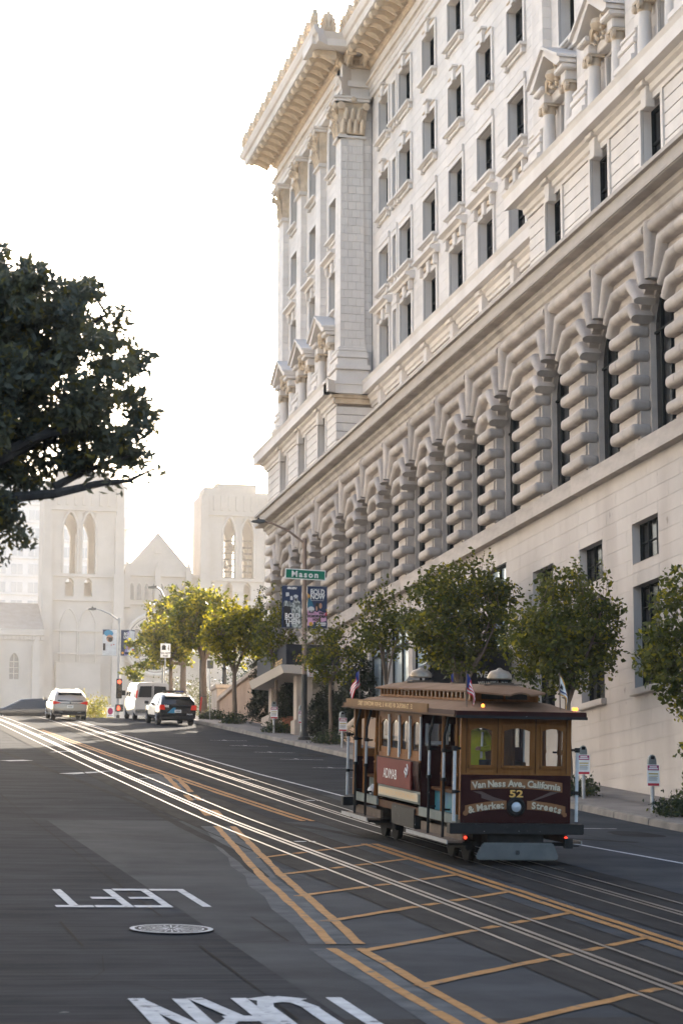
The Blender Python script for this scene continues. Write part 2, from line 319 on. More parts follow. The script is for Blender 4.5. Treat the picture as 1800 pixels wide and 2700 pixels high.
# concrete lanes beside and between the cable car tracks
for x0, x1, y0 in ((9.98, 10.93, 22.6), (5.0, 8.0, 22.6)):
    sheet(x0, x1, y0, 52, .004).build('concrete_panel', 'concrete_road', road)
sheet(13.02, 18.46, 22.6, 62, .004).build('concrete_panel', 'concrete_road', road)
TR = [(8.45, 9.51), (11.42, 12.49)]
for a, c in TR:
    m0 = (a+c)/2
    sheet(m0-1.06, m0+1.06, -40, 160, .008, 2).build('track_bed', 'track_asphalt', road)
    for x in (a, c):
        strip(MB(), [(x, -40), (x, 160)], .06, .018).build('rail', 'steel_rail', road)
        s_ = 1 if x == a else -1
        strip(MB(), [(x+s_*.065, -40), (x+s_*.065, 160)], .05, .013).build('rail_groove', 'tar', road)
    for d in (-.07, .07): strip(MB(), [(m0+d, -40), (m0+d, 160)], .07, .018).build('slot_rail', 'steel_rail', road)
    strip(MB(), [(m0, -40), (m0, 160)], .05, .014).build('cable_slot', 'tar', road)
    for d in (-1.06, 1.06): strip(MB(), [(m0+d, -40), (m0+d, 130)], .035, .013, jag=.7).build('tar_joint', 'tar', road)
# longitudinal joints and patches
J = lambda pts, w=.022, jag=.6: strip(MB(), pts, w, .012, jag=jag).build('tar_joint', 'tar', road)
J([(4.66, 78), (4.69, 48), (4.6, 31.9)]); J([(4.58, 28.6), (4.55, 22.6)]); J([(3.21, 31.3), (3.2, 28.58), (5.73, 29.06), (5.79, 31.9)], .03, .3); J([(15.9, 24), (15.9, 112)], .02)
for yy, a, c in ((28.7, 5.8, 8.0), (33.2, -1, 3.3), (39.6, -1, 8), (47.3, -1, 8), (36.2, 13, 18.4), (45.2, 13, 18.4), (54.6, 13, 18.4), (31.3, 9.98, 10.9)): J([(a, yy), (c, yy+.15)], .018, .3)
strip(MB(), [(6.5, 84), (7.35, 66), (7.75, 56), (7.55, 44), (7.1, 38)], .22, .010, jag=.25).build('tyre_mark', 'skid', road)
for pts, wd in (([(9.95, 52), (10.6, 49), (10.8, 47)], .3), ([(14.2, 50), (15.1, 47.5), (16.3, 46.5)], .35)):
    strip(MB(), pts, wd, .010, jag=.3).build('tyre_mark', 'skid', road)
for x, y, rx_, ry_ in ((17.4, 92, .5, 1.3), (17.5, 84.5, .5, 1.4), (17.1, 48.9, .55, 1.0), (17.4, 75, .5, 1.2)):
    b = MB(); b.add([(x+rx_*math.cos(a)*random.uniform(.8, 1.1), y+ry_*math.sin(a)*random.uniform(.8, 1.1), gz(y+ry_*math.sin(a))+.008) for a in np.linspace(0, 2*math.pi, 18, endpoint=False)], [tuple(range(18))]); b.build('oil_stain', 'skid', road)
# yellow markings
YL = [(8.38, 50.3), (7.69, 43.81), (7.1, 38.28), (6.62, 32.97), (6.2, 28.75)]; YL2 = [(6.1, 28.3), (6.02, 25), (5.98, 22.2), (5.9, 18)]
for off in (0, .34):
    for seg in (YL, YL2):
        strip(MB(), [(x+off-.02, y) for x, y in seg], .56, .009, jag=.25).build('old_patch', 'patch', road) if off == 0 else None
        strip(MB(), [(x+off, y) for x, y in seg], .13, .014, step=.5, jag=.2).build('yellow_line', 'yellow_paint', road)
BARS = [((7.75, 41.9), (10.5, 45.35)), ((7.4, 38.4), (10.4, 41.85)), ((6.98, 34.8), (10.4, 38.6)), ((6.66, 31.3), (10.4, 35.6)), ((6.4, 28.0), (10.4, 32.5)), ((6.3, 24.9), (10.4, 29.4)), ((6.3, 22.0), (10.4, 26.2))]
gaps = [(8.40, 8.56), (8.83, 9.13), (9.44, 9.58)]
for a, c in BARS:
    xs = [a[0]]; t = lambda x: (x, a[1]+(c[1]-a[1])*(x-a[0])/(c[0]-a[0]))
    cuts = [a[0]]
    for g0, g1 in gaps: cuts += [g0, g1]
    cuts.append(c[0])
    for i in range(0, len(cuts), 2):
        if cuts[i+1]-cuts[i] > .05: strip(MB(), [t(cuts[i]), t(cuts[i+1])], .15, .016, step=.35, jag=.22).build('hatch_bar', 'yellow_paint', road)
for off in (-.09, .12):
    strip(MB(), [(10.52+off, 45.5), (10.48+off, 22.5)], .12, .016, step=.6, jag=.25).build('yellow_line', 'yellow_paint', road)
    strip(MB(), [(9.62+off, 104), (10.04+off, 83), (10.26+off, 73), (10.47+off, 61.7), (10.7+off, 52.2)], .13, .016, step=.8, jag=.2).build('yellow_line', 'yellow_paint', road)
for a, c in (((10.19, 70.3), (9.6, 63.7)), ((10.33, 68.8), (9.72, 62.4)), ((9.4, 61.2), (9.2, 59)), ((9.62, 61.2), (9.42, 59)), ((8.95, 55.9), (8.75, 53.7)), ((9.2, 55.6), (9.0, 53.4))):
    strip(MB(), [a, c], .15, .016, step=.6, jag=.2).build('yellow_line', 'yellow_paint', road)
strip(MB(), [(10.0, 71), (9.3, 62.5)], .8, .0105, jag=.3).build('old_patch', 'patch', road)
# white markings
strip(MB(), [(12.75, 121), (12.72, 101), (13.0, 86), (13.2, 72), (13.55, 61), (14.1, 54), (14.78, 45.9), (15.3, 41), (16.2, 33)], .11, .014, jag=.12).build('lane_line', 'white_paint', road)
for y in (96.3, 91.6, 86.4, 81.5, 76, 70.5, 63, 50.7):
    b = MB(); strip(b, [(15.75, y), (17.25, y-.1)], .10, .012); strip(b, [(16.35, y+.45), (16.4, y)], .10, .0135); b.build('parking_mark', 'white_paint', road)
for m0 in (8.98, 11.955):
    for y in (59.5, 68.5, 78.6, 89.6, 99.5, 110, 46.0 if m0 < 10 else 54):
        strip(MB(), [(m0+.2, y), (m0+.62, y+.05)], .16, .013).build('track_plate', 'white_paint', road)
strip(MB(), [(7.3, 70.4), (8.3, 71.6)], .45, .012, jag=.4).build('arrow_mark', 'white_paint', road); strip(MB(), [(8.3, 71.6), (9.6, 73.2)], .14, .0165).build('arrow_mark', 'white_paint', road)
strip(MB(), [(6.1, 77.6), (6.9, 78.2)], .5, .012).build('arrow_mark', 'white_paint', road); strip(MB(), [(8.2, 84), (9.6, 85.5)], .2, .0165).build('arrow_mark', 'white_paint', road)
# upside-down lane lettering (addressed to the oncoming lane): strokes in a unit box, read from +Y
GLY = {'L': [[(0, 1), (0, 0), (.8, 0)]], 'E': [[(.8, 1), (0, 1), (0, 0), (.8, 0)], [(0, .52), (.65, .52)]], 'F': [[(.8, 1), (0, 1), (0, 0)], [(0, .52), (.65, .52)]], 'T': [[(0, 1), (.8, 1)], [(.4, 1), (.4, 0)]],
       'U': [[(0, 1), (0, .22), (.15, .04), (.4, 0), (.65, .04), (.8, .22), (.8, 1)]], 'R': [[(0, 0), (0, 1), (.55, 1), (.8, .86), (.8, .66), (.55, .52), (0, .52)], [(.4, .52), (.8, 0)]], 'N': [[(0, 0), (0, 1), (.8, 0), (.8, 1)]]}
def lettering(word, x_right, width, y_top, y_bot, wd):   # first letter at x_right, running to -X; top of letters towards the camera
    n = len(word); cw = width/n
    for i, ch in enumerate(word):
        b = MB(); xr = x_right-i*cw
        for st in GLY[ch]:
            pts = [(xr-u*cw*.92, y_bot+(y_top-y_bot)*v) for u, v in st]; b2 = MB()
            for p, q in zip(pts[:-1], pts[1:]):
                e = .05; dx, dy = q[0]-p[0], q[1]-p[1]; l = math.hypot(dx, dy)
                ww = wd*(1.0 if abs(dy) > abs(dx) else 2.3)
                strip(b, [(p[0]-dx/l*wd*.5, p[1]-dy/l*wd*.5), (q[0]+dx/l*wd*.5, q[1]+dy/l*wd*.5)], ww, .012+.0006*len(b.f), step=.7, jag=.06)
        b.build('painted_letter', 'white_paint', road)
lettering('LEFT', 5.42, 2.15, 33.3, 35.75, .12)
lettering('TURN', 5.42, 2.35, 21.4, 24.0, .16)
# manhole cover
mh = thing('manhole_cover', (4.5, 30.36, gz(30.36)+.008), 'round cast iron manhole cover with white painted rings in the dark lane', 'manhole', rx=math.atan(.105))
MB().lathe([(.53, 0), (.53, .012)], n=40).build('plate', 'iron', mh, False)
b = MB()
for r0, r1 in ((.46, .52), (.385, .41), (.22, .235)):
    vs = []; n = 40
    for k in range(n): a = 2*math.pi*k/n; vs += [(r0*math.cos(a), r0*math.sin(a), .016), (r1*math.cos(a), r1*math.sin(a), .016)]
    b.add(vs, [(2*k, 2*k+1, (2*k+3) % (2*n), (2*k+2) % (2*n)) for k in range(n)])
b.build('ring', 'white_paint', mh, False)
b = MB()
for k in range(26):
    a = 2*math.pi*k/26; c_, s_ = math.cos(a), math.sin(a)
    for r0, r1, wd in ((.06, .21, .008), (.25, .37, .012)):
        b.add([(r0*c_-wd*s_, r0*s_+wd*c_, .015), (r1*c_-wd*s_, r1*s_+wd*c_, .015), (r1*c_+wd*s_, r1*s_-wd*c_, .015), (r0*c_+wd*s_, r0*s_-wd*c_, .015)], [(3, 2, 1, 0)])
b.build('raised_pattern', 'white_paint', mh, False)

# wandering cracks
for _ in range(14):
    x, y = random.uniform(-.5, 7.4), random.uniform(23, 70); a = random.choice((0, 0, 1.5))+random.uniform(-.35, .35); pts = [(x, y)]
    for k in range(random.randint(4, 10)): a += random.uniform(-.5, .5); x += .45*math.cos(a); y += .45*math.sin(a)*1.6; pts.append((x, y))
    if max(p[0] for p in pts) < 7.7: strip(MB(), pts, random.uniform(.008, .014), .0115, step=.4, jag=.6).build('crack', 'tar', road)
# ------------------------------------------------------------------ hotel
H = thing('hotel_building', (21.8, 80, gz(80)), 'tall cream stone hotel with arched rusticated storey and heavy cornice along the street', 'hotel')
def rsub(r, h):
    a0, a1, b0, b1 = r; c0, c1, d0, d1 = h
    if c0 >= a1 or c1 <= a0 or d0 >= b1 or d1 <= b0: return [r]
    o = []
    if c0 > a0: o.append((a0, c0, b0, b1))
    if c1 < a1: o.append((c1, a1, b0, b1))
    m0, m1 = max(a0, c0), min(a1, c1)
    if d0 > b0: o.append((m0, m1, b0, d0))
    if d1 < b1: o.append((m0, m1, d1, b1))
    return o
def blocks(u0, u1, v0, v1, holes, ch, bl):
    out = []; n = max(1, round((v1-v0)/ch)); ch = (v1-v0)/n
    for k in range(n):
        u = u0-(bl/2 if k % 2 else 0)
        while u < u1:
            L = [(max(u, u0), min(u+bl, u1), v0+k*ch, v0+(k+1)*ch)]
            if L[0][1]-L[0][0] > .03:
                for h in holes: L = [q for r in L for q in rsub(r, h)]
                out += [q for q in L if q[1]-q[0] > .05 and q[3]-q[2] > .05]
            u += bl
    return out
def facing(plane, axis, rects, jt, t, m, name='stone_block', sep=0, jv=None):
    """stone blocks proud of the wall plane; the nearest `sep` of them are objects of their own"""
    jv = jt if jv is None else jv
    if axis == 'x': rects = sorted(rects, key=lambda r: r[0])
    b = MB()
    for i, (a0, a1, c0, c1) in enumerate(rects):
        a0 += jv/2; a1 -= jv/2; c0 += jt/2; c1 -= jt/2
        e = (plane-t, plane+.02, a0, a1, c0, c1) if axis == 'x' else (a0, a1, plane-t, plane+.02, c0, c1)
        if i < sep: cube(name, m, *e, parent=H)
        else: b.box(*e, t=random.random())
    if b.f: b.build(name, m, H, kind='stuff' if sep or len(b.f) > 1800 else None)
def holewall(X, y0, y1, z0, z1, holes, depth, m, name='wall', rm=None):
    ys = sorted({y0, y1, *[v for h in holes for v in h[:2] if y0 < v < y1]}); zs = sorted({z0, z1, *[v for h in holes for v in h[2:] if z0 < v < z1]})
    b = MB()
    for a, c in zip(ys[:-1], ys[1:]):
        for d, e in zip(zs[:-1], zs[1:]):
            my, mz = (a+c)/2, (d+e)/2
            if any(h[0] < my < h[1] and h[2] < mz < h[3] for h in holes): continue
            b.quad((X, a, d), (X, a, e), (X, c, e), (X, c, d))
    o = b.build(name, m, H)
    for h in holes:
        r = MB()
        a, c, d, e = h; D = X+depth
        r.quad((X-.02, a, d), (X-.02, a, e), (D, a, e), (D, a, d)); r.quad((X-.02, c, d), (D, c, d), (D, c, e), (X-.02, c, e)); r.quad((X-.02, a, e), (X-.02, c, e), (D, c, e), (D, a, e)); r.quad((X-.02, a, d), (D, a, d), (D, c, d), (X-.02, c, d))
        r.build('window_reveal', rm or m, o)
    return o
def mould(prof, y0, y1, name, m, parent=None, miter0=0, miter1=0):
    """horizontal moulding: prof of (x,z) extruded along Y; miter: shift of the end in Y per metre of x away from prof[0].x"""
    b = MB(); n = len(prof); x0 = max(p[0] for p in prof)
    vs = [(x, y0-miter0*(x0-x), z) for x, z in prof]+[(x, y1+miter1*(x0-x), z) for x, z in prof]
    b.add(vs, [tuple(range(n)), tuple(range(n, 2*n))[::-1]]+[(i, n+i, n+(i+1) % n, (i+1) % n) for i in range(n)])
    return b.build(name, m, parent or H)
def window(X, yc, z0, z1, wd, depth=.33, style='plain', m='terracotta', sash=True, curt=False, sill=True):
    y0, y1 = yc-wd/2, yc+wd/2; g = X+depth; b = MB(); f = .07
    b.box(g-.06, g+.02, y0, y0+f, z0, z1); b.box(g-.06, g+.02, y1-f, y1, z0, z1); b.box(g-.06, g+.02, y0, y1, z0, z0+f); b.box(g-.06, g+.02, y0, y1, z1-f, z1)
    b.box(g-.045, g+.02, y0, y1, (z0+z1)/2-.04, (z0+z1)/2+.04); b.box(g-.03, g+.02, yc-.03, yc+.03, z0, z1)
    w_ = b.build('window', 'window_frame', H)
    MB().quad((g, y0, z0), (g, y0, z1), (g, y1, z1), (g, y1, z0)).build('glass', 'dark_glass', w_)
    if curt: MB().box(g-.012, g-.004, y0+.1, y0+.4, z0+.1, z1-.1).build('curtain', 'curtain', w_)
    s = MB(); a = .17
    cube('jamb_trim', m, X-.075, X+.0, y0-a, y0, z0, z1+.02, w_); cube('jamb_trim', m, X-.075, X+.0, y1, y1+a, z0, z1+.02, w_)
    if style != 'hoodless': cube('lintel_trim', m, X-.07, X, y0-a, y1+a, z1+.02, z1+.2, w_)
    if sill:
        q = MB(); q.box(X-.26, X+depth, y0-.22, y1+.22, z0-.12, z0); q.box(X-.2, X, y0-.18, y1+.18, z0-.17, z0-.12)
        q.box(X-.16, X, y0-.14, y0+.08, z0-.36, z0-.17); q.box(X-.16, X, y1-.08, y1+.14, z0-.36, z0-.17); q.box(X-.1, X, y0+.08, y1-.08, z0-.3, z0-.17)
        q.build('sill', m, w_, bevel=.018)
    if style == 'key':
        q = MB(); q.prism([(yc-.16, z1-.02), (yc+.16, z1-.02), (yc+.22, z1+.46), (yc-.22, z1+.46)], X-.17, X, 'x'); q.box(X-.24, X, yc-.28, yc+.28, z1+.46, z1+.55); q.build('keystone', m, w_, bevel=.015)
        for e0, e1 in ((y0+.05, yc-.25), (yc+.25, y1-.05)): MB().box(X-.1, X, e0, e1, z1+.2, z1+.33).build('carved_panel', 'ornament', w_, bevel=.04)
    if style == 'hood':
        q = MB(); q.prism([(X-.42, z1+.78), (X, z1+.86), (X, z1+.52), (X-.2, z1+.52), (X-.24, z1+.62), (X-.42, z1+.68)], y0-.42, y1+.42, 'y'); q.build('hood', m, w_)
        for e in ((X-.16, X, yc-.2, yc+.2, z1+.0, z1+.52), (X-.2, X, y0-.2, y0+.02, z1+.1, z1+.52), (X-.2, X, y1-.02, y1+.2, z1+.1, z1+.52)): MB().box(*e).build('bracket', m, w_, bevel=.03)
        for e0, e1 in ((y0+.08, yc-.25), (yc+.25, y1-.08)): MB().box(X-.09, X, e0, e1, z1+.24, z1+.48).build('carved_panel', 'ornament', w_, bevel=.05)
    if style == 'panel':
        q = MB(); q.box(X-.1, X, y0-.1, y1+.1, z1+.2, z1+.5); q.build('carved_panel', m, w_, bevel=.03)
    return w_
YB0, YB1 = 44.0, 115.2
# podium ---------------------------------------------------------------
ph = []
for yc in (51.9, 56.55, 61.18, 65.83, 70.5): ph += [(yc-1.04, yc+1.04, 9.72, 10.83), (yc-1.04, yc+1.04, 6.3, 9.1)]
ph += [(74.5, 76.8, 8.2, 11.6)]
ph = [(a, c, max(d, 0), e) for a, c, d, e in ph]
shop = [(79.0, 82.6), (83.4, 87.0), (87.6, 90.6), (91.0, 94.1), (97.6, 98.6)]
for a, c in shop: ph.append((a, c, gz(a)+1.3, 11.4))
zb = gz(YB0)-.3
holewall(21.83, YB0, YB1, zb, 12.42, ph, .29, 'stucco', 'podium_wall')
facing(21.83, 'x', blocks(YB0, YB1, zb, 12.4, ph, .42, 1.7), .010, .010, 'stucco', 'podium_block')
for yc in (51.9, 56.55, 61.18, 65.83, 70.5):
    for z0, z1 in ((9.72, 10.83), (6.3, 9.1)):
        y0, y1 = yc-1.04, yc+1.04; g = 22.1; b = MB()
        for yy in (y0, y0+.69, y0+1.38, y1-.06): b.box(g-.06, g, yy, yy+.06, z0, z1)
        for zz in np.arange(z0, z1, .55): b.box(g-.04, g, y0, y1, zz, zz+.03)
        o = b.build('window', 'window_frame', H); MB().quad((g, y0, z0), (g, y0, z1), (g, y1, z1), (g, y1, z0)).build('glass', 'dark_glass', o)
    MB().box(21.9, 22.08, yc-1.04, yc+1.04, 9.12, 9.7).build('spandrel', 'stucco', H, bevel=.01)
    MB().box(21.66, 22.09, yc-1.16, yc+1.16, 6.12, 6.3).build('sill', 'stucco', H, bevel=.02)
for a, c in shop+[(74.5, 76.8)]:
    z0, z1 = (gz(a)+1.3, 11.4) if a != 74.5 else (8.2, 11.6); g = 22.0; b = MB(); n = 2 if c-a > 2 else 1
    for k in range(n+1): yy = a+(c-a-.07)*k/n; b.box(g-.07, g+.03, yy, yy+.07, z0, z1)
    for zz in (z0, z1-.9, z1-.07): b.box(g-.07, g+.03, a, c, zz, zz+.07)
    o = b.build('shop_window', 'window_frame', H); MB().quad((g, a, z0), (g, a, z1), (g, c, z1), (g, c, z0)).build('glass', 'shop_glass', o)
y = YB0
while y < YB1: y1 = min(y+1.9, YB1); cube('band_stone', 'granite', 21.55, 22.2, y+.004, y1-.004, 12.42, 12.9, H); y = y1
# arcade ---------------------------------------------------------------
AC = [46.15, 50.65, 55.15, 59.65, 64.15, 68.65, 73.8, 77.85, 81.9, 85.93, 89.97, 94.03, 98.1, 103.05, 107.6, 112.15]
SP, RA, HW = 15.9, 1.3, 1.3; XF, XW = 21.42, 21.72
pc = [44.0]+[(a+c)/2 for a, c in zip(AC[:-1], AC[1:])]+[115.1]
aw = MB(); ARV = []; NA = 14; ro = HW+.09
for i, c in enumerate(AC):
    a, e = pc[i], pc[i+1]; ar = MB(); ARV.append(ar)
    aw.quad((XW, a, 12.9), (XW, a, 18.9), (XW, c-ro, 18.9), (XW, c-ro, 12.9)); aw.quad((XW, c+ro, 12.9), (XW, c+ro, 18.9), (XW, e, 18.9), (XW, e, 12.9))
    pts = [(c-ro*math.cos(math.pi*k/NA), SP+ro*math.sin(math.pi*k/NA)) for k in range(NA+1)]
    for p, q in zip(pts[:-1], pts[1:]):
        aw.quad((XW, p[0], p[1]), (XW, p[0], 18.9), (XW, q[0], 18.9), (XW, q[0], q[1])); ar.quad((XW, *p), (XW, *q), (22.2, *q), (22.2, *p))
    ar.quad((XW, c-ro, 12.9), (XW, c-ro, SP), (22.2, c-ro, SP), (22.2, c-ro, 12.9)); ar.quad((XW, c+ro, 12.9), (22.2, c+ro, 12.9), (22.2, c+ro, SP), (XW, c+ro, SP))
    # arched window
    g = 22.17; gl = [(c-ro, 12.9)]+pts+[(c+ro, 12.9)]; gl.reverse()
    fb = MB()
    for dy in (-.75, 0, .75): fb.box(g-.06, g-.01, c+dy-.035, c+dy+.035, 12.9, SP+math.sqrt(max(0, ro*ro-dy*dy))-.02)
    for zz in (15.9,): fb.box(g-.055, g-.01, c-ro, c+ro, zz, zz+.06)
    wn = fb.build('arched_window', 'window_frame', H)
    MB().add([(g, y, z) for y, z in gl], [tuple(range(len(gl)))]).build('glass', 'dark_glass', wn)
    o = MB(); r0, r1 = HW-.02, ro+.01
    for s_ in (-1, 1): o.box(22.0, 22.165, min(c+s_*r0, c+s_*r1), max(c+s_*r0, c+s_*r1), 12.9, SP)
    for k in range(NA):
        t0, t1 = math.pi*k/NA, math.pi*(k+1)/NA
        P = [(c-r*math.cos(t), SP+r*math.sin(t)) for r, t in ((r0, t0), (r0, t1), (r1, t1), (r1, t0))]; o.prism(P, 22.0, 22.165, 'x')
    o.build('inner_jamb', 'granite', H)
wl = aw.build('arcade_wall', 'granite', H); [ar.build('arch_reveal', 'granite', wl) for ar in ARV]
# rusticated rolls
SEC = [(-.16, .62), (-.16, .15), (-.14, .075), (-.085, .02), (0, 0), (.085, .02), (.14, .075), (.16, .15), (.16, .62)]
def roll(path, name='voussoir', sw_=1.0, taper=None):
    n = len(path); P = [Vector((0, y, z)) for y, z in path]; vs = []
    for i, p in enumerate(P):
        d0 = (P[i]-P[i-1]).normalized() if i else (P[1]-P[0]).normalized(); d1 = (P[i+1]-P[i]).normalized() if i < n-1 else d0
        n0 = Vector((0, -d0.z, d0.y)); n1 = Vector((0, -d1.z, d1.y)); nn = (n0+n1).normalized(); k = 1/max(.5, nn.dot(n0)); tp = taper[i] if taper else 1
        for w_, dp in SEC: vs.append((XF+dp, p.y+nn.y*w_*k*sw_*tp, p.z+nn.z*w_*k*sw_*tp))
    m = len(SEC); fs = [(i*m+j, i*m+j+1, (i+1)*m+j+1, (i+1)*m+j) for i in range(n-1) for j in range(m-1)]+[tuple(range(m))[::-1], tuple(range((n-1)*m, n*m))]
    b = MB().add(vs, fs, random.random()); o = b.build(name, 'granite', H)
    bm = bmesh.new(); bm.from_mesh(o.data); bmesh.ops.recalc_face_normals(bm, faces=bm.faces); bm.to_mesh(o.data); bm.free()
    o.data.shade_smooth(); o.data.set_sharp_from_angle(angle=R(50)); return o
def pillow(wd):
    b = MB().box(XF-21.72, 22.02-21.72, -wd/2, wd/2, -.165, .165); me = b.mesh('rusticated_block', 'granite'); bm = bmesh.new(); bm.from_mesh(me)
    bmesh.ops.recalc_face_normals(bm, faces=bm.faces); bmesh.ops.bevel(bm, geom=bm.edges[:], offset=.125, segments=4, profile=.5, affect='EDGES', clamp_overlap=True); bm.to_mesh(me); bm.free(); me.shade_smooth(); return me
def split(me, y):
    out = []
    for sg in (-1, 1):
        bm = bmesh.new(); bm.from_mesh(me); r = bmesh.ops.bisect_plane(bm, geom=bm.verts[:]+bm.edges[:]+bm.faces[:], plane_co=(0, y+sg*.006, 0), plane_no=(0, -sg, 0), clear_outer=True)
        bmesh.ops.holes_fill(bm, edges=[e for e in bm.edges if e.is_boundary]); m2 = bpy.data.meshes.new('rusticated_block'); bm.to_mesh(m2); bm.free(); m2.materials.append(MATS['granite']); m2.shade_smooth(); m2.set_sharp_from_angle(angle=R(45)); out.append(m2)
    return out
PM = {}
piers = [(AC[i]+HW, AC[i+1]-HW) for i in range(len(AC)-1)]+[(AC[-1]+HW, 115.05)]
for a, e in piers:
    wd = round(e-a, 2)
    if wd not in PM: PM[wd] = [split(pillow(wd), wd*f) for f in (-.12, .14)]
    for k in range(5):
        for me in PM[wd][k % 2]:
            o = bpy.data.objects.new('rusticated_block', me); COL.objects.link(o); o.parent = H; o.location = Vector((21.72+random.uniform(-.008, .008), (a+e)/2, 13.25+.685*k+random.uniform(-.004, .004)))-H.location
            o.rotation_euler = (0, 0, random.uniform(-.006, .006))
        cube('infill_panel', 'granite', 21.66, 21.74, a+.2, e-.2, 13.25+.685*k-.3425-.145, 13.25+.685*k-.3425+.125, H)
for i, c in enumerate(AC):
    for s_, lim in ((-1, pc[i]), (1, pc[i+1])):
        for ang, L in ((72, 16.66), (48, 17.34), (25, 17.96)):
            a_ = R(ang); r1 = (L-SP)/math.cos(a_); p0 = (c+s_*(RA-.06)*math.sin(a_), SP+(RA-.06)*math.cos(a_)); p1 = (c+s_*r1*math.sin(a_), L)
            path = [p0, p1, (lim-s_*.003, L)]
            if ang == 72: path = [p0, (c+s_*(RA+.3)*math.sin(a_), L-.02), (lim-s_*.003, L)]
            roll(path, 'voussoir', taper=[.72, 1, 1] if ang < 60 else [.9, 1, 1])
        roll([(c+s_*.25, 18.5), (lim-s_*.003, 18.5)], 'top_roll')
    roll([(c, 17.1), (c, 18.68)], 'keystone', sw_=1.25, taper=[.66, 1.05])
# big ledge ------------------------------------------------------------
LE = YB1+.0
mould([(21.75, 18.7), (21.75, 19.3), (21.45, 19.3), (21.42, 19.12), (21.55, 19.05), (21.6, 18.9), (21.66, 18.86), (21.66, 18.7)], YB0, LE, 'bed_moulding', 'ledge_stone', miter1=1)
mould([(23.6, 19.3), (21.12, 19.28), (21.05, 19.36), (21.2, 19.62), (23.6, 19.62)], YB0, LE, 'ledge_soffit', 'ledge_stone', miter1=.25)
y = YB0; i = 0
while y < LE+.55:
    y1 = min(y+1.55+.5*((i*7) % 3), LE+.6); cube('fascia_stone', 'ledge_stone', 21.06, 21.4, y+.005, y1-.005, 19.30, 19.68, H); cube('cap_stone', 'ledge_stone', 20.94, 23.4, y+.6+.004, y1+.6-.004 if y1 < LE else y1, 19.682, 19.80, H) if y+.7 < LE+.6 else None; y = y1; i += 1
# storey above the ledge -------------------------------------------------
ZB, ZT = 19.80, 22.0
def belt(y0, y1, X, mi0=0, mi1=0):   # X = wall face
    mould([(X+.05, 22.0), (X-.05, 22.0), (X-.07, 22.1), (X-.14, 22.14), (X-.16, 22.3), (X-.28, 22.36), (X-.3, 22.46), (X+.05, 22.46)], y0, y1, 'belt_bed_moulding', 'terracotta', miter0=mi0, miter1=mi1)
    mould([(X+.4, 22.46), (X-.55, 22.46), (X-.55, 22.84), (X-.62, 22.97), (X+.4, 22.97)], y0, y1, 'belt_cornice', 'terracotta', miter0=mi0, miter1=mi1)
PX, PW, PP = 21.58, 22.05, 21.75          # pavilion base face, upper wall, pilaster face
MX = 23.2
PAV = [(44.0, 70.65), (99.3, 115.2)]
BAYS = [[54.6, 59.0, 63.4, 67.8], [101.9, 106.3, 110.7]]
PILS = [[(51.85, 52.95), (56.25, 57.35), (60.65, 61.75), (65.05, 66.15), (69.55, 70.65)], [(99.3, 100.4), (103.55, 104.65), (107.95, 109.05), (112.35, 113.45)]]
for (p0, p1), bays in zip(PAV, BAYS):
    holes = [(c-.78+.25, c+.78+.25, 20.0, 21.92) for c in bays]
    holewall(PX+.05, p0, p1, ZB, 22.05, holes, .32, 'mortar', 'pavilion_base_wall', 'terracotta')
    rects = blocks(p0, p1, ZB, 22.0, [(a-.17, c+.17, d, e+.17) for a, c, d, e in holes], .367, 1.05)
    facing(PX+.05, 'x', rects, .035, .05, 'terracotta', 'rusticated_stone', sep=60, jv=.006)
    for h in holes: window(PX+.02, (h[0]+h[1])/2, h[2], h[3], 1.56, .3, 'plain', curt=True, sill=False)
    for c in bays:
        q = MB(); q.prism([(c+.07, 21.72), (c+.43, 21.72), (c+.5, 22.3), (c, 22.3)], PX-.24, PX+.02, 'x'); q.box(PX-.36, PX+.02, c-.06, c+.56, 22.3, 22.44); q.build('keystone', 'terracotta', H, bevel=.015)
    belt(p0, p1, PX+.0, 1 if p0 > 90 else 0, 1)
holewall(MX+.05, 70.65, 99.3, ZB, 22.05, [], .3, 'mortar', 'recess_base_wall')
facing(MX+.05, 'x', blocks(70.65, 99.3, ZB, 22.0, [], .367, 1.05), .035, .05, 'terracotta', 'rusticated_stone', jv=.006)
belt(70.65, 99.3, MX-.02, 0, 0)
MC = [76.95, 81.2, 85.25, 89.23, 93.2, 96.97]; MC[0] = 77.2
for c in MC+[73.2]:
    q = MB(); q.prism([(c-.18, 21.5), (c+.18, 21.5), (c+.26, 22.25), (c-.26, 22.25)], MX-.28, MX+.02, 'x'); q.box(MX-.4, MX+.02, c-.32, c+.32, 22.25, 22.42); q.build('keystone', 'terracotta', H, bevel=.015)
    for e0, e1 in ((c-1.0, c-.3), (c+.3, c+1.0)): MB().box(MX-.12, MX, e0, e1, 21.2, 21.42).build('lintel', 'terracotta', H, bevel=.015)
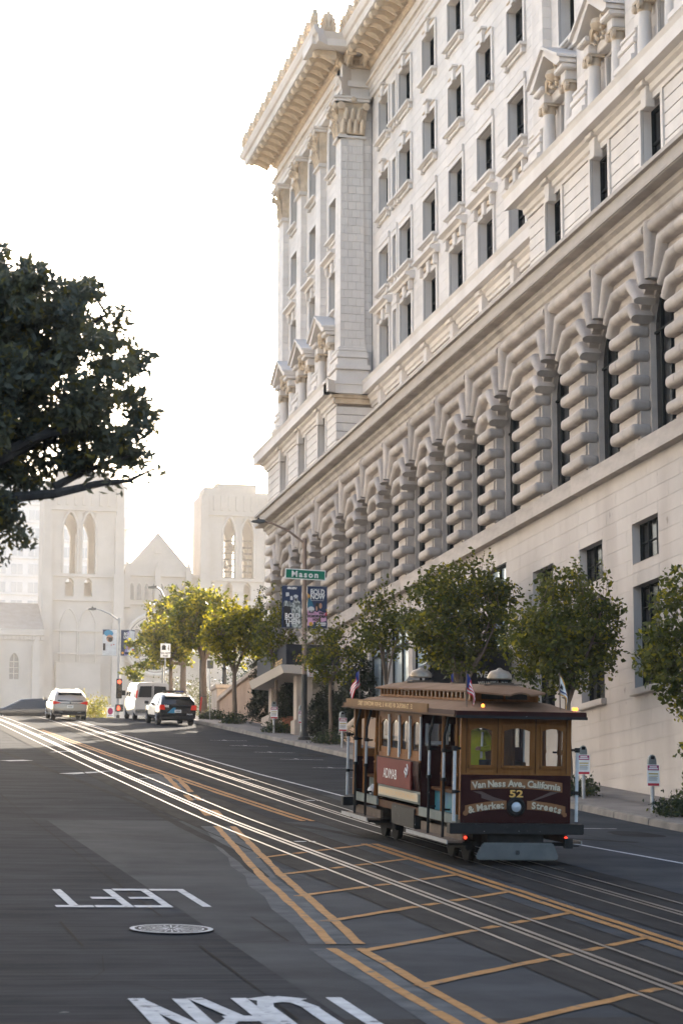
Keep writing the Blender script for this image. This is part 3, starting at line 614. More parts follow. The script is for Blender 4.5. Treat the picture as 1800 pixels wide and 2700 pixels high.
# recessed upper wall ------------------------------------------------------
rows = [(23.3, 25.25, 'hood'), (26.65, 28.46, 'panel'), (29.97, 31.8, 'key'), (33.4, 35.2, 'key')]
mh_ = [(c-(.98 if c < 96 else .85), c+(.98 if c < 96 else .85), z0, z1) for c in MC+[73.2] for z0, z1, _ in rows]
sm = [(94.74, 95.36, z0+.05, z1) for z0, z1, _ in rows]
holewall(MX+.03, 70.65, 99.35, 22.9, 36.9, mh_+sm, .33, 'mortar', 'recess_wall', 'terracotta')
facing(MX+.03, 'x', blocks(70.65, 99.35, 22.97, 36.25, [(a-.16, c+.16, d, e) for a, c, d, e in mh_]+sm, .369, .98), .012, .03, 'terracotta', 'stone_block', sep=240)
for c in MC+[73.2]:
    for z0, z1, st in rows: window(MX, c, z0, z1, 1.96 if c < 96 else 1.7, .34, st, sill=z0 > 24)
for a, c, d, e in sm: window(MX, (a+c)/2, d, e, .62, .34, 'panel' if d < 30 else 'plain', sill=d > 24)
# pavilion upper walls, pilasters, aedicules -----------------------------------
def capital(yc, X, wd, east=False):
    b = MB(); h = 34.2
    b.prism([(yc-wd/2, h), (yc+wd/2, h), (yc+wd/2+.12, h+1.45), (yc-wd/2-.12, h+1.45)], X-.04, X+.3, 'x')
    o = b.build('capital', 'ornament', H)
    l = MB()
    def leafy(y, z, hh, pr, w_):
        l.add([(X-.04, y-w_, z), (X-.04, y+w_, z), (X-.10, y+w_*1.1, z+hh*.6), (X-.10, y-w_*1.1, z+hh*.6), (X-pr, y+w_*.8, z+hh*.95), (X-pr, y-w_*.8, z+hh*.95), (X-pr-.05, y+w_*.5, z+hh*.8), (X-pr-.05, y-w_*.5, z+hh*.8)],
              [(0, 1, 2, 3), (3, 2, 4, 5), (5, 4, 6, 7)])
        l.tube([(X-.05, y, z), (X-.12, y, z+hh*.6), (X-pr, y, z+hh*.97)], .03, 5)
    for k in range(4): leafy(yc-wd/2+wd*(k+.5)/4, h+.02, .62, .24, .12)
    for k in range(3): leafy(yc-wd/2+wd*(k+.5)/3, h+.5, .6, .3, .13)
    if yc-wd/2 in (99.3,):
        for k in range(4): pass
    for s_ in (-1, 1):
        cy = yc+s_*(wd/2+.1)
        for rr in (.17, .11, .055): l.lathe([(rr, 0), (rr, .09+.17-rr)], (X-.30-(.17-rr)*.5, cy, h+1.2), 12, 'x')
        l.tube([(X-.1, cy-s_*.35, h+.75), (X-.16, cy-s_*.2, h+1.12), (X-.22, cy-s_*.02, h+1.33), (X-.24, cy+s_*.14, h+1.26)], [.05, .06, .06, .05], 6)
    for s_ in (-1, 1): l.tube([(X-.1, yc+s_*.1, h+.8), (X-.15, yc+s_*.16, h+1.15), (X-.2, yc+s_*.06, h+1.28)], [.03, .04, .03], 5)
    l.lathe([(.0, -.02), (.09, 0), (.12, .05), (.05, .1)], (X-.36, yc, h+1.5), 8, 'x')
    l.build('acanthus_leaf', 'ornament', o, smooth=True)
    a = MB(); a.box(X-.3, X+.3, yc-wd/2-.22, yc+wd/2+.22, h+1.42, h+1.55); a.box(X-.36, X+.3, yc-wd/2-.28, yc+wd/2+.28, h+1.55, h+1.66); a.build('abacus', 'terracotta', o, bevel=.02)
    a = MB(); a.box(X-.1, X+.3, yc-wd/2-.09, yc+wd/2+.09, h-.18, h-.08); a.box(X-.06, X+.3, yc-wd/2-.05, yc+wd/2+.05, h-.08, h+.0); a.build('necking', 'terracotta', o, bevel=.02)
def aedicule(c):
    X = PW; q = MB()
    for s_ in (-1, 1):
        y = c+s_*1.08; k = H
        q2 = MB(); q2.lathe([(.27, 23.3), (.27, 23.42), (.22, 23.5), (.215, 23.55), (.2, 24.2), (.18, 24.85)], (PP-.02, y, 0), 14); co = q2.build('aedicule_column', 'terracotta', H, smooth=True)
        q3 = MB(); q3.box(PP-.28, PP+.24, y-.26, y+.26, 25.02, 25.1)
        for e in (-1, 1): q3.lathe([(.13, 0), (.13, .1)], (PP-.28, y+e*.2, 24.93), 10, 'x'); q3.lathe([(.07, 0), (.07, .14)], (PP-.30, y+e*.2, 24.93), 8, 'x')
        q3.lathe([(.19, 24.78), (.22, 24.86), (.2, 25.02)], (PP-.02, y, 0), 12); q3.build('ionic_capital', 'ornament', co, smooth=True)
        q2 = MB(); q2.box(PP-.3, X, y-.3, y+.3, 22.97, 23.3); q2.build('column_pedestal', 'terracotta', H, bevel=.015)
        e3 = MB(); e3.box(PP-.26, X, y-.24, y+.24, 25.1, 25.42); e3.box(PP-.42, X, y-.42, y+.42, 25.42, 25.58); e3.build('entablature_block', 'terracotta', H, bevel=.03)
    b = MB(); z0 = 25.58
    for s_ in (-1, 1):
        a = [(c+s_*1.55, z0), (c+s_*1.55, z0+.14), (c, z0+.92), (c, z0+.72), (c+s_*1.2, z0)]
        b.prism(a, PP-.52, X, 'x'); b.prism([(c+s_*1.62, z0+.13), (c+s_*1.62, z0+.22), (c, z0+1.02), (c, z0+.92)], PP-.62, X, 'x')
    b.build('pediment', 'terracotta', H)
    t = MB(); t.prism([(c-1.2, z0), (c+1.2, z0), (c, z0+.72)], X-.1, X, 'x'); t.build('tympanum', 'terracotta', H)
    o = MB(); o.lathe([(.02, -.2), (.2, -.12), (.26, 0), (.2, .14), (.05, .2)], (PP-.22, c, z0+.1), 10, 'z')
    for k in range(16):
        a = 2*math.pi*k/16; o.lathe([(.0, -.07), (.07, -.02), (.06, .05), (.0, .08)], (PP-.2+random.uniform(-.05, .08), c+.42*math.cos(a)*random.uniform(.7, 1.15), z0-.0+.38*math.sin(a)*random.uniform(.6, 1.1)), 6)
    for s_ in (-1, 1): o.tube([(PP-.2, c+s_*.2, z0+.3), (PP-.25, c+s_*.5, z0+.05), (PP-.2, c+s_*.75, z0-.15), (PP-.12, c+s_*.6, z0-.3)], [.06, .09, .07, .04], 6)
    o.build('cartouche', 'ornament', H, smooth=True)
    b = MB(); b.box(X-.3, X, c-.85, c+.85, 25.1, 25.42); b.build('lintel', 'terracotta', H, bevel=.02)
for (p0, p1), bays, pils in zip(PAV, BAYS, PILS):
    pr = [(26.75, 28.55, 'hood'), (30.2, 31.9, 'plain'), (33.3, 35.3, 'key')]
    holes = [(c-.7, c+.7, 23.35, 25.0) for c in bays]+[(c-.8, c+.8, z0, z1) for c in bays for z0, z1, _ in pr]
    holewall(PW+.03, p0, p1, 22.9, 36.1, holes, .4, 'mortar', 'pavilion_wall', 'terracotta')
    facing(PW+.03, 'x', blocks(p0, p1, 22.97, 36.05, [(a-.16, c+.16, d, e) for a, c, d, e in holes], .369, .98), .012, .03, 'terracotta', 'stone_block')
    for c in bays:
        window(PW, c, 23.35, 25.0, 1.4, .4, 'hoodless', sill=False); aedicule(c)
        for z0, z1, st in pr: window(PW, c, z0, z1, 1.6, .38, st)
    for a, e in pils:
        yc, wd = (a+e)/2, e-a; corner = a == 99.3 or e == 70.65
        for z0, z1, gx, gy in ((22.97, 23.55, .22, .14), (23.55, 23.75, .30, .22), (23.75, 24.1, .16, .10), (24.1, 24.28, .20, .14), (24.28, 24.42, .12, .08), (24.42, 24.56, .14, .09), (24.56, 24.65, .05, .04)):
            y0, y1 = a-gy*2.0 if a == 99.3 else a-gy, e+gy
            MB().box(PP-gx, 22.85+gx*.5 if a == 99.3 else PW+.02, y0, y1, z0, z1).build('pilaster_base', 'terracotta', H, bevel=.025)
        nb = 26; hh = (34.05-24.65)/nb
        for k in range(nb):
            zz = 24.65+k*hh; tp = .10*(k/nb)**1.5*.5
            ys = [a+tp, yc+(.18 if k % 2 else -.18), e-tp]
            if a == 99.3:   # wrap-round corner pilaster: blocks of the side that faces the street corner
                xs = [PP, PP+.36, PP+.72, 22.85] if k % 2 else [PP, PP+.18, PP+.54, PP+.9, 22.85]
                xs = [max(PP+tp, min(22.85-tp*1.2, x)) for x in xs]
                for x0, x1 in zip(xs[:-1], xs[1:]): cube('stone_block', 'terracotta', x0+.004, x1-.004, a+tp, a+.5, zz+.006, zz+hh-.006, H)
                cube('stone_block', 'terracotta', PP+.002+tp, PW, a+.504, e-tp, zz+.006, zz+hh-.006, H)
            else:
                MB().box(PP+tp*.6, PW, ys[0], ys[1]-.004, zz+.005, zz+hh-.005, random.random()).box(PP+tp*.6, PW, ys[1]+.004, ys[2], zz+.005, zz+hh-.005, random.random()).build('pilaster_course', 'terracotta', H)
        capital(yc, PP, wd)
# east return of the far pavilion
MB().box(22.1, MX+.1, 99.46, 99.9, 22.9, 36.2).build('return_wall', 'mortar', H)
facing(99.46, 'y', blocks(22.8, MX, 22.97, 36.05, [], .369, .6), .012, .02, 'terracotta', 'stone_block')
MB().box(PX+.06, MX+.1, 99.36, 99.8, ZB, 22.1).build('return_base_wall', 'mortar', H)
facing(99.36, 'y', blocks(PX, MX, ZB, 22.0, [], .367, .62), .035, .05, 'terracotta', 'rusticated_stone', jv=.006, sep=18)
b = MB(); b.box(PX-.55, MX, 98.75, 99.3, 22.46, 22.84); b.box(PX-.62, MX, 98.68, 99.3, 22.842, 22.97); b.build('belt_cornice', 'terracotta', H)
b = MB(); b.box(PX-.28, MX, 99.02, 99.35, 22.32, 22.458); b.box(PX-.15, MX, 99.15, 99.35, 22.1, 22.318); b.build('belt_bed_moulding', 'ornament', H)
# corner capital seen from the side
q = MB()
for k in range(4): q.tube([(21.85+.28*k, 99.25, 34.25), (21.85+.28*k, 99.14, 34.6), (21.85+.28*k, 99.0, 34.8)], [.13, .12, .05], 6)
for k in range(3): q.tube([(21.98+.28*k, 99.2, 34.7), (21.98+.28*k, 99.1, 35.05), (21.98+.28*k, 98.95, 35.28)], [.13, .12, .05], 6)
for xx in (21.72, 22.85):
    for rr in (.17, .11, .055): q.lathe([(rr, 0), (rr, .09+.17-rr)], (xx, 98.95-(.17-rr)*.5, 35.4), 12, 'y')
q.tube([(22.1, 99.1, 34.95), (21.9, 99.05, 35.35), (21.72, 99.0, 35.5)], [.05, .07, .05], 6); q.tube([(22.5, 99.1, 34.95), (22.7, 99.05, 35.35), (22.85, 99.0, 35.5)], [.05, .07, .05], 6)
q.lathe([(0, -.05), (.1, -.02), (.13, .04), (.05, .1)], (22.3, 98.95, 35.72), 8, 'y')
q.build('acanthus_leaf', 'ornament', H, smooth=True)
b = MB(); b.box(21.5, 23.05, 99.02, 99.4, 35.62, 35.75); b.box(21.44, 23.1, 98.95, 99.4, 35.75, 35.86); b.build('abacus', 'terracotta', H, bevel=.02)
b = MB(); b.prism([(PP, 34.2), (22.85, 34.2), (22.98, 35.65), (PP-.1, 35.65)], 99.24, 99.6, 'y'); b.build('capital', 'ornament', H)
b = MB(); b.box(PP-.1, 22.95, 99.2, 99.5, 34.02, 34.12); b.build('necking', 'terracotta', H, bevel=.02)
# entablature and top cornice ---------------------------------------------------
def entab(y0, y1, X, m0, m1, nm=''):
    mould([(X+.5, 35.86), (X-.02, 35.86), (X-.02, 36.08), (X-.06, 36.10), (X-.06, 36.34), (X-.1, 36.36), (X-.12, 36.42), (X-.22, 36.5), (X-.22, 36.6), (X+.5, 36.6)], y0, y1, 'architrave', 'terracotta', miter0=m0, miter1=m1)
    mould([(X+.5, 36.6), (X-.0, 36.6), (X-.0, 37.22), (X+.5, 37.22)], y0, y1, 'frieze', 'terracotta', miter0=m0, miter1=m1)
    mould([(X+.5, 37.22), (X-.05, 37.22), (X-.12, 37.3), (X-.2, 37.33), (X-.2, 37.5), (X-.34, 37.56), (X-.42, 37.66), (X+.5, 37.66)], y0, y1, 'cornice_bed_moulding', 'ornament', miter0=m0, miter1=m1)
    mould([(X+.5, 37.66), (X-1.35, 37.72), (X-1.4, 38.0), (X-1.5, 38.04), (X-1.6, 38.22), (X-1.62, 38.3), (X+.5, 38.4)], y0, y1, 'cornice', 'terracotta', miter0=m0, miter1=m1)
    d = MB(); n = int((y1-y0)/.2)
    for k in range(n): yy = y0+k*.2; d.box(X-.31, X-.19, yy, yy+.12, 37.34, 37.5)
    d.build('dentil', 'ornament', H, kind='stuff')
    d = MB(); n = int((y1-y0)/.21)
    for k in range(n): yy = y0+(k+.5)*.21; d.lathe([(.0, -.08), (.07, -.04), (.08, .02), (.0, .08)], (X-.36, yy, 37.57), 6); d.lathe([(0, -.06), (.05, -.02), (.05, .03), (0, .06)], (X-.2, yy, 36.47), 5)
    d.build('egg_ornament', 'ornament', H, kind='stuff')
mb = MB()
prof = [(0, .0), (-.95, .0), (-1.02, -.06), (-1.0, -.18), (-.88, -.24), (-.72, -.2), (-.55, -.16), (-.35, -.26), (-.15, -.36), (0, -.38)]
mb.prism([(x, z) for x, z in prof], -.17, .17, 'y'); mb.lathe([(.14, -.2), (.14, .2)], (-.87, 0, -.13), 10, 'y'); mb.lathe([(.17, -.19), (.17, .19)], (-.16, 0, -.24), 10, 'y')
mb.tube([(-.75, 0, -.22), (-.5, 0, -.24), (-.25, 0, -.36), (-.06, 0, -.52)], [.05, .1, .1, .04], 6)
for e in (-.1, .1): mb.tube([(-.8, e, -.2), (-.5, e, -.2), (-.22, e, -.34)], [.04, .06, .06], 5)
MOD = mb.mesh('modillion', 'ornament'); MOD.shade_smooth(); MOD.set_sharp_from_angle(angle=R(50))
am = MB(); pts = [(-.34, 0), (-.30, .28), (-.38, .34), (-.27, .46), (-.33, .56), (-.2, .64), (-.22, .76), (-.09, .8), (0, 1.0), (.09, .8), (.22, .76), (.2, .64), (.33, .56), (.27, .46), (.38, .34), (.30, .28), (.34, 0)]
am.prism(pts, -.1, .1, 'x'); am.tube([(-.1, 0, .05), (-.17, 0, .5), (-.08, 0, .9)], [.06, .07, .02], 6)
for e in (-1, 1): am.tube([(-.1, e*.05, .05), (-.15, e*.16, .35), (-.09, e*.2, .68)], [.05, .06, .02], 5); am.lathe([(.11, -.14), (.11, .14)], (0, e*.26, .14), 8, 'x')
ANT = am.mesh('antefix', 'ornament')
def along(me, name, y0, y1, step, X, z, rz=0):
    n = int((y1-y0)/step)
    for k in range(n+1):
        o = bpy.data.objects.new(name, me); COL.objects.link(o); o.parent = H; o.location = Vector((X, y0+(y1-y0)*k/n, z))-H.location; o.rotation_euler = (0, 0, rz+random.uniform(-.02, .02))
entab(99.3, 113.6, PP, 1, 1); entab(70.6, 99.3, MX-.1, 0, 0); entab(46, 70.65, PP, 0, 1)
along(MOD, 'modillion', 98.7, 114.3, .97, PP-.32, 37.68); along(MOD, 'modillion', 71.6, 97.6, .97, MX-.42, 37.68)
along(ANT, 'antefix', 97.9, 114.8, 1.52, PP-1.42, 38.28); along(ANT, 'antefix', 72, 97, 1.52, MX-1.5, 38.28)
for k in range(2): o = bpy.data.objects.new('antefix', ANT); COL.objects.link(o); o.parent = H; o.location = Vector((20.9+.85*k, 97.85, 38.28))-H.location; o.rotation_euler = (0, 0, R(90))
# far pavilion's side return of the entablature
for z0, z1, g, mm in ((35.862, 36.34, .02, 'terracotta'), (36.342, 36.6, .2, 'terracotta'), (36.602, 37.22, 0, 'terracotta'), (37.222, 37.5, .18, 'ornament'), (37.502, 37.66, .4, 'ornament')):
    MB().box(PP-g, MX+.2, 99.3-g, 99.9, z0, z1).build('entablature_return', mm, H)
b = MB(); b.prism([(99.9, 37.662), (97.95, 37.72), (97.9, 38.0), (97.7, 38.25), (99.9, 38.38)], PP-1.55, MX, 'x'); b.build('cornice_return', 'terracotta', H)
d = MB()
for k in range(7): d.box(PP+.0+k*.2, PP+.12+k*.2, 99.0, 99.13, 37.33, 37.5)
d.build('dentil', 'ornament', H)
for k in range(2): o = bpy.data.objects.new('modillion', MOD); COL.objects.link(o); o.parent = H; o.location = Vector((22.0+.75*k, 98.98, 37.68))-H.location; o.rotation_euler = (0, 0, R(90))
# body and roof
MB().box(23.62, 52, YB0, 115.0, gz(YB0)-1, 37.6).build('core_wall', 'stucco', H); MB().box(22.2, 52, YB0, 115.1, 38.38, 38.5).build('roof', 'slate', H)
MB().box(21.8, 24, 114.6, 115.18, gz(115)-.5, 19.3).build('end_wall', 'granite', H); MB().box(21.7, 24, 114.75, 115.16, 19.8, 22.0).build('end_wall', 'terracotta', H); MB().box(22.0, 24, 113.3, 113.55, 22.97, 38.0).build('end_wall', 'terracotta', H)
# ------------------------------------------------------------------ cable car (local: x across, y back from the front bumper, z up from the rails)
CX0, CY0 = 11.955, 40.4
slope = math.atan((gz(47)-gz(42))/5)
C = thing('cable_car', (CX0, CY0, gz(CY0)+.02-.03), 'wooden maroon and tan cable car number 52 coming down the tracks', 'cable car', rx=slope)
def P(b, name, m, parent=C, **k): return b.build(name, m, parent, False, **k)
FL = .82
# underframe, trucks, wheels
P(MB().box(-.95, .95, .35, 8.45, FL-.14, FL), 'floor', 'dark_wood')
P(MB().box(-.6, .6, .7, 8.1, .42, FL-.14), 'underframe', 'iron')
for yc in (1.75, 7.0):
    t = P(MB().box(-.62, .62, yc-.75, yc+.75, .3, .45).box(-.68, -.56, yc-.9, yc+.9, .22, .4).box(.56, .68, yc-.9, yc+.9, .22, .4), 'truck', 'iron', bevel=.02)
    for dy in (-.5, .5):
        for s_ in (-1, 1): P(MB().lathe([(.05, -.05), (.29, -.05), (.31, -.03), (.29, .05), (.05, .05)], (s_*.53, yc+dy, .30), 18, 'x'), 'wheel', 'iron', t)
P(MB().box(-.98, -.72, 3.4, 5.2, .42, .80), 'battery_box', 'black_metal', bevel=.02)
# cabin (enclosed middle)
c0, c1 = 3.0, 6.4; hw = .97
cab = P(MB().box(-hw, -hw+.05, c0, c1, .86, 1.14).box(hw-.05, hw, c0, c1, .86, 1.14), 'cabin_skirt', 'pale_green')
for s_ in (-1, 1):
    X = s_*hw; n = 4; dx = .05*s_
    # flared lower panel
    b = MB(); b.add([(X, c0, 1.12), (X, c1, 1.12), (X+s_*.05, c1, 1.4), (X+s_*.05, c0, 1.4), (X+s_*.045, c1, 1.68), (X+s_*.045, c0, 1.68)], [(0, 1, 2, 3), (3, 2, 4, 5)]); P(b, 'side_panel', 'maroon')
    b = MB(); b.box(min(X, X-dx), max(X, X-dx), c0, c1, 1.66, 1.76)
    b.box(min(X, X-dx), max(X, X-dx), c0, c1, 2.44, 2.58)
    for k in range(n+1): yy = c0+(c1-c0-.07)*k/n; b.box(min(X+.01*s_, X-dx), max(X+.01*s_, X-dx), yy, yy+.07, 1.74, 2.46)
    fr = P(b, 'window_post', 'cream_paint' if False else 'car_wood')
    for k in range(n):
        y0 = c0+.07+(c1-c0-.07)*k/n; y1 = c0+(c1-c0-.07)*(k+1)/n; xx = X-dx*.6
        MBx = MB(); top = [(y0+(y1-y0)*t, 2.28+.12*math.sin(math.pi*t)) for t in np.linspace(0, 1, 9)]
        f = MB(); f.prism([(y0, 2.46), (y1, 2.46)]+top[::-1], xx-.015, xx+.015, 'x'); f.box(xx-.015, xx+.015, y0, y0+.05, 1.76, 2.3); f.box(xx-.015, xx+.015, y1-.05, y1, 1.76, 2.3); f.box(xx-.015, xx+.015, y0, y1, 1.76, 1.86)
        wo = P(f, 'side_window', 'car_wood'); P(MB().quad((xx, y0, 1.8), (xx, y0, 2.4), (xx, y1, 2.4), (xx, y1, 1.8)), 'glass', 'pane', wo)
        P(MB().box(X-.02, X+.018*s_+.012, y0-.085, y0-.03, 1.7, 2.5) if s_ > 0 else MB().box(X-.03, X+.01, y0-.085, y0-.03, 1.7, 2.5), 'window_bar', 'white_pole')
    # advertising board and lettered strip
    if s_ < 0:
        ad = P(MB().box(X-.085, X-.045, c0+.45, c1-.25, 1.14, 1.655), 'advert_board', 'red_board', bevel=.005)
        text('lettering', 'ADIMAB', .27, 'sign_white', ad, side_mtx(X-.09, (c0+c1)/2+.35, 1.36), spacing=1.05, sx=1.05)
        q = MB(); x_ = X-.089
        q.tube([(x_, 3.78, 1.36), (x_, 3.70, 1.46), (x_, 3.80, 1.53), (x_, 3.88, 1.46), (x_, 3.78, 1.40), (x_, 3.68, 1.42), (x_, 3.64, 1.54), (x_, 3.70, 1.6)], .014, 5); P(q, 'ribbon_emblem', 'sign_white', ad)
        st = P(MB().box(X-.03, X-.005, c0+.1, c1-.15, .93, 1.08), 'letter_strip', 'cream_paint')
        text('lettering', 'SAN FRANCISCO MUNICIPAL RAILWAY', .125, 'gold', st, side_mtx(X-.032, (c0+c1)/2-.03, 1.002), spacing=1.1, sx=1.18)
    P(MB().box(min(X, X-.02*s_), max(X, X+.025*s_), c0+.05, c1-.05, .85, .89), 'rub_rail', 'cream_paint')
# end walls of the cabin with doors
for yy in (c0, c1):
    b = MB(); b.box(-hw, -.42, yy-.025, yy+.025, FL, FL+1.15); b.box(.42, hw, yy-.025, yy+.025, FL, FL+1.15)
    b.box(-hw, hw, yy-.025, yy+.025, 2.38, 2.6)
    for x in (-hw, -.42, .36, hw-.06): b.box(x, x+.06, yy-.025, yy+.025, FL+1.1, 2.4)
    e = P(b, 'end_wall', 'maroon'); P(MB().quad((-hw, yy, FL+1.15), (-.42, yy, FL+1.15), (-.42, yy, 2.4), (-hw, yy, 2.4)).quad((.42, yy, FL+1.15), (hw, yy, FL+1.15), (hw, yy, 2.4), (.42, yy, 2.4)), 'glass', 'pane', e)
    P(MB().box(-.9, -.86, yy-.04, yy+.04, FL+1.2, 2.35).box(-.5, -.46, yy-.04, yy+.04, FL+1.2, 2.35).box(-.9, -.46, yy-.04, yy+.04, FL+1.18, FL+1.24), 'window_trim', 'white_pole', e)
for s_ in (-1, 1): P(MB().box(min(s_*.93, s_*.55), max(s_*.93, s_*.55), c0+.1, c1-.1, FL+.1, FL+.48).box(min(s_*.93, s_*.86), max(s_*.93, s_*.86), c0+.1, c1-.1, FL+.48, FL+.95), 'bench_seat', 'dark_wood')
# open sections: side benches facing outwards, posts, poles
for y0, y1, near in ((.45, 3.0, True), (6.4, 8.35, False)):
    for s_ in (-1, 1):
        b = MB(); b.box(min(s_*.42, s_*.80), max(s_*.42, s_*.80), y0+.5, y1-.1, FL+.36, FL+.42); b.box(min(s_*.36, s_*.42), max(s_*.36, s_*.42), y0+.5, y1-.1, FL+.1, FL+.95); P(b, 'bench', 'dark_wood', bevel=.01)
        P(MB().box(min(s_*.45, s_*.72), max(s_*.45, s_*.72), y0+.5, y1-.1, FL, FL+.36), 'bench_front', 'banner_teal' if near else 'pale_green')
    P(MB().box(-.42, .42, (y0+y1)/2-.02, (y0+y1)/2+.02, FL, FL+.3), 'grip_box', 'iron')
POST = [(.62, 'b'), (1.02, 'w'), (1.55, 'b'), (2.05, 'w'), (6.75, 'b'), (7.1, 'w'), (7.75, 'b'), (8.05, 'w')]
for yy, k in POST:
    for s_ in (-1, 1):
        if k == 'b':
            X = s_*.93; P(MB().lathe([(.045, FL), (.045, 1.5), (.06, 1.53), (.038, 1.57), (.05, 1.62), (.034, 1.9), (.05, 1.94), (.04, 2.0), (.035, 2.6)], (X, yy, 0), 10), 'post', 'car_wood', smooth=True)
        else:
            X = s_*1.06
            p = P(MB().tube([(X, yy, FL+.62), (X, yy, 1.95)], .028, 8), 'grab_pole', 'white_pole', smooth=True)
            P(MB().tube([(X, yy, .44), (X, yy, FL+.62)], .026, 8).tube([(X, yy, 1.95), (X, yy, 2.2), (s_*.98, yy, 2.55)], .026, 8).lathe([(.05, 1.92), (.05, 1.99)], (X, yy, 0), 8).lathe([(.05, FL+.6), (.05, FL+.66)], (X, yy, 0), 8).tube([(s_*.93, yy, 1.95), (X, yy, 1.95)], .02, 6).tube([(s_*.93, yy, FL+.1), (X, yy, FL+.1)], .02, 6), 'pole_fitting', 'black_metal', p, smooth=True)
# running boards / steps
for y0, y1 in ((.15, 3.05), (6.3, 8.6)):
    for s_ in (-1, 1):
        st = P(MB().box(min(s_*.93, s_*1.2), max(s_*.93, s_*1.2), y0, y1, .40, .44), 'running_board', 'tread', bevel=.006)
        P(MB().box(min(s_*1.195, s_*1.215), max(s_*1.195, s_*1.215), y0, y1, .385, .45), 'step_edge', 'galvanised', st); P(MB().box(min(s_*.9, s_*.935), max(s_*.9, s_*.935), y0, y1, .44, .6), 'riser', 'tread', st)
        for yy in (y0+.3, y1-.4): P(MB().box(min(s_*.6, s_*1.1), max(s_*.6, s_*1.1), yy, yy+.05, .34, .4), 'step_bracket', 'iron', st)
P(MB().box(-1.0, -.93, .35, 3.0, FL-.12, FL+.04).box(.93, 1.0, .35, 3.0, FL-.12, FL+.04).box(-1.0, -.93, 6.4, 8.4, FL-.12, FL+.04).box(.93, 1.0, 6.4, 8.4, FL-.12, FL+.04), 'side_sill', 'pale_green')
# both ends: dash, windows, bumper
def end(y, d, lettered):
    W = .985
    da = P(MB().box(-W, W, min(y, y+d*.06), max(y, y+d*.06), .75, 1.575), 'dash_panel', 'maroon', bevel=.008)
    b = MB(); yy0, yy1 = min(y+d*.01, y+d*.055), max(y+d*.01, y+d*.055)
    b.box(-W, W, yy0, yy1, 1.575, 1.70); b.box(-W, W, yy0, yy1, 2.42, 2.58)
    xs = [-W, -.36, .30, W]
    for x0, x1 in ((-W, -.86), (-.42, -.27), (.27, .42), (.86, W)): b.box(x0, x1, yy0, yy1, 1.69, 2.43)
    ew = P(b, 'end_wall', 'car_wood')
    for x0, x1 in ((-.86, -.42), (-.27, .27), (.42, .86)):
        f = MB(); ym = (yy0+yy1)/2-d*.03; e = .035
        top = [(x0+(x1-x0)*t, 2.32+.06*math.sin(math.pi*t)) for t in np.linspace(0, 1, 9)]
        f.prism([(x0, 2.43), (x1, 2.43)]+top[::-1], ym-.02, ym+.02, 'y'); f.box(x0, x0+e, ym-.02, ym+.02, 1.69, 2.34); f.box(x1-e, x1, ym-.02, ym+.02, 1.69, 2.34); f.box(x0, x1, ym-.02, ym+.02, 1.69, 1.74)
        wf = P(f, 'end_window', 'car_wood'); P(MB().quad((x0, ym, 1.7), (x1, ym, 1.7), (x1, ym, 2.4), (x0, ym, 2.4)), 'glass', 'pane', wf)
    for x0, x1 in ((-.9, -.34), (-.34, .34), (.34, .9)):
        for xx in (x0, x1): P(MB().box(xx-.006, xx+.006, min(y+d*.0, y+d*.012), max(y+d*.0, y+d*.012), 1.6, 2.55), 'bead', 'dark_wood', ew)
    P(MB().box(-1.2, 1.2, min(y-d*.12, y+d*.1), max(y-d*.12, y+d*.1), .565, .745), 'bumper', 'black_metal', bevel=.012)
    P(MB().box(-W, W, min(y+d*.02, y+d*.3), max(y+d*.02, y+d*.3), .58, .8), 'end_sill', 'black_metal')
    for s_ in (-1, 1):
        P(MB().box(min(s_*.93, s_*.99), max(s_*.93, s_*.99), min(y+d*.02, y+d*.12), max(y+d*.02, y+d*.12), .8, 2.6), 'corner_post', 'car_wood')
        p = P(MB().tube([(s_*1.1, y+d*.02, .78), (s_*1.1, y+d*.02, 2.02)], .03, 8), 'grab_pole', 'white_pole', smooth=True)
        P(MB().tube([(s_*.97, y+d*.05, 2.02), (s_*1.12, y+d*.02, 2.02)], .024, 6).lathe([(.05, 1.98), (.05, 2.06)], (s_*1.1, y+d*.02, 0), 8).tube([(s_*.97, y+d*.05, 1.28), (s_*1.12, y+d*.02, 1.28)], .02, 6).lathe([(.045, 1.25), (.045, 1.31)], (s_*1.1, y+d*.02, 0), 8), 'pole_fitting', 'black_metal', p)
        P(MB().lathe([(.026, 0), (.03, -.02), (.0, -.035)] if d > 0 else [(.026, 0), (.03, .02), (.0, .035)], (s_*.9, y-d*.02, .50), 10, 'y'), 'tail_lamp', 'red_lamp' if d > 0 else 'dark_lens')
    return da, ew
da, ew = end(0.12, 1, True); end(8.62, -1, False)
P(MB().lathe([(.14, .05), (.17, .03), (.165, -.02), (.13, -.05), (.12, -.01), (.0, -.01)], (0.0, .10, 1.03), 22, 'y'), 'headlight_ring', 'black_metal', smooth=True)
P(MB().lathe([(.0, -.045), (.06, -.04), (.085, -.02), (.09, .03)], (0.0, .095, 1.03), 18, 'y'), 'headlight_lens', 'lens', smooth=True)
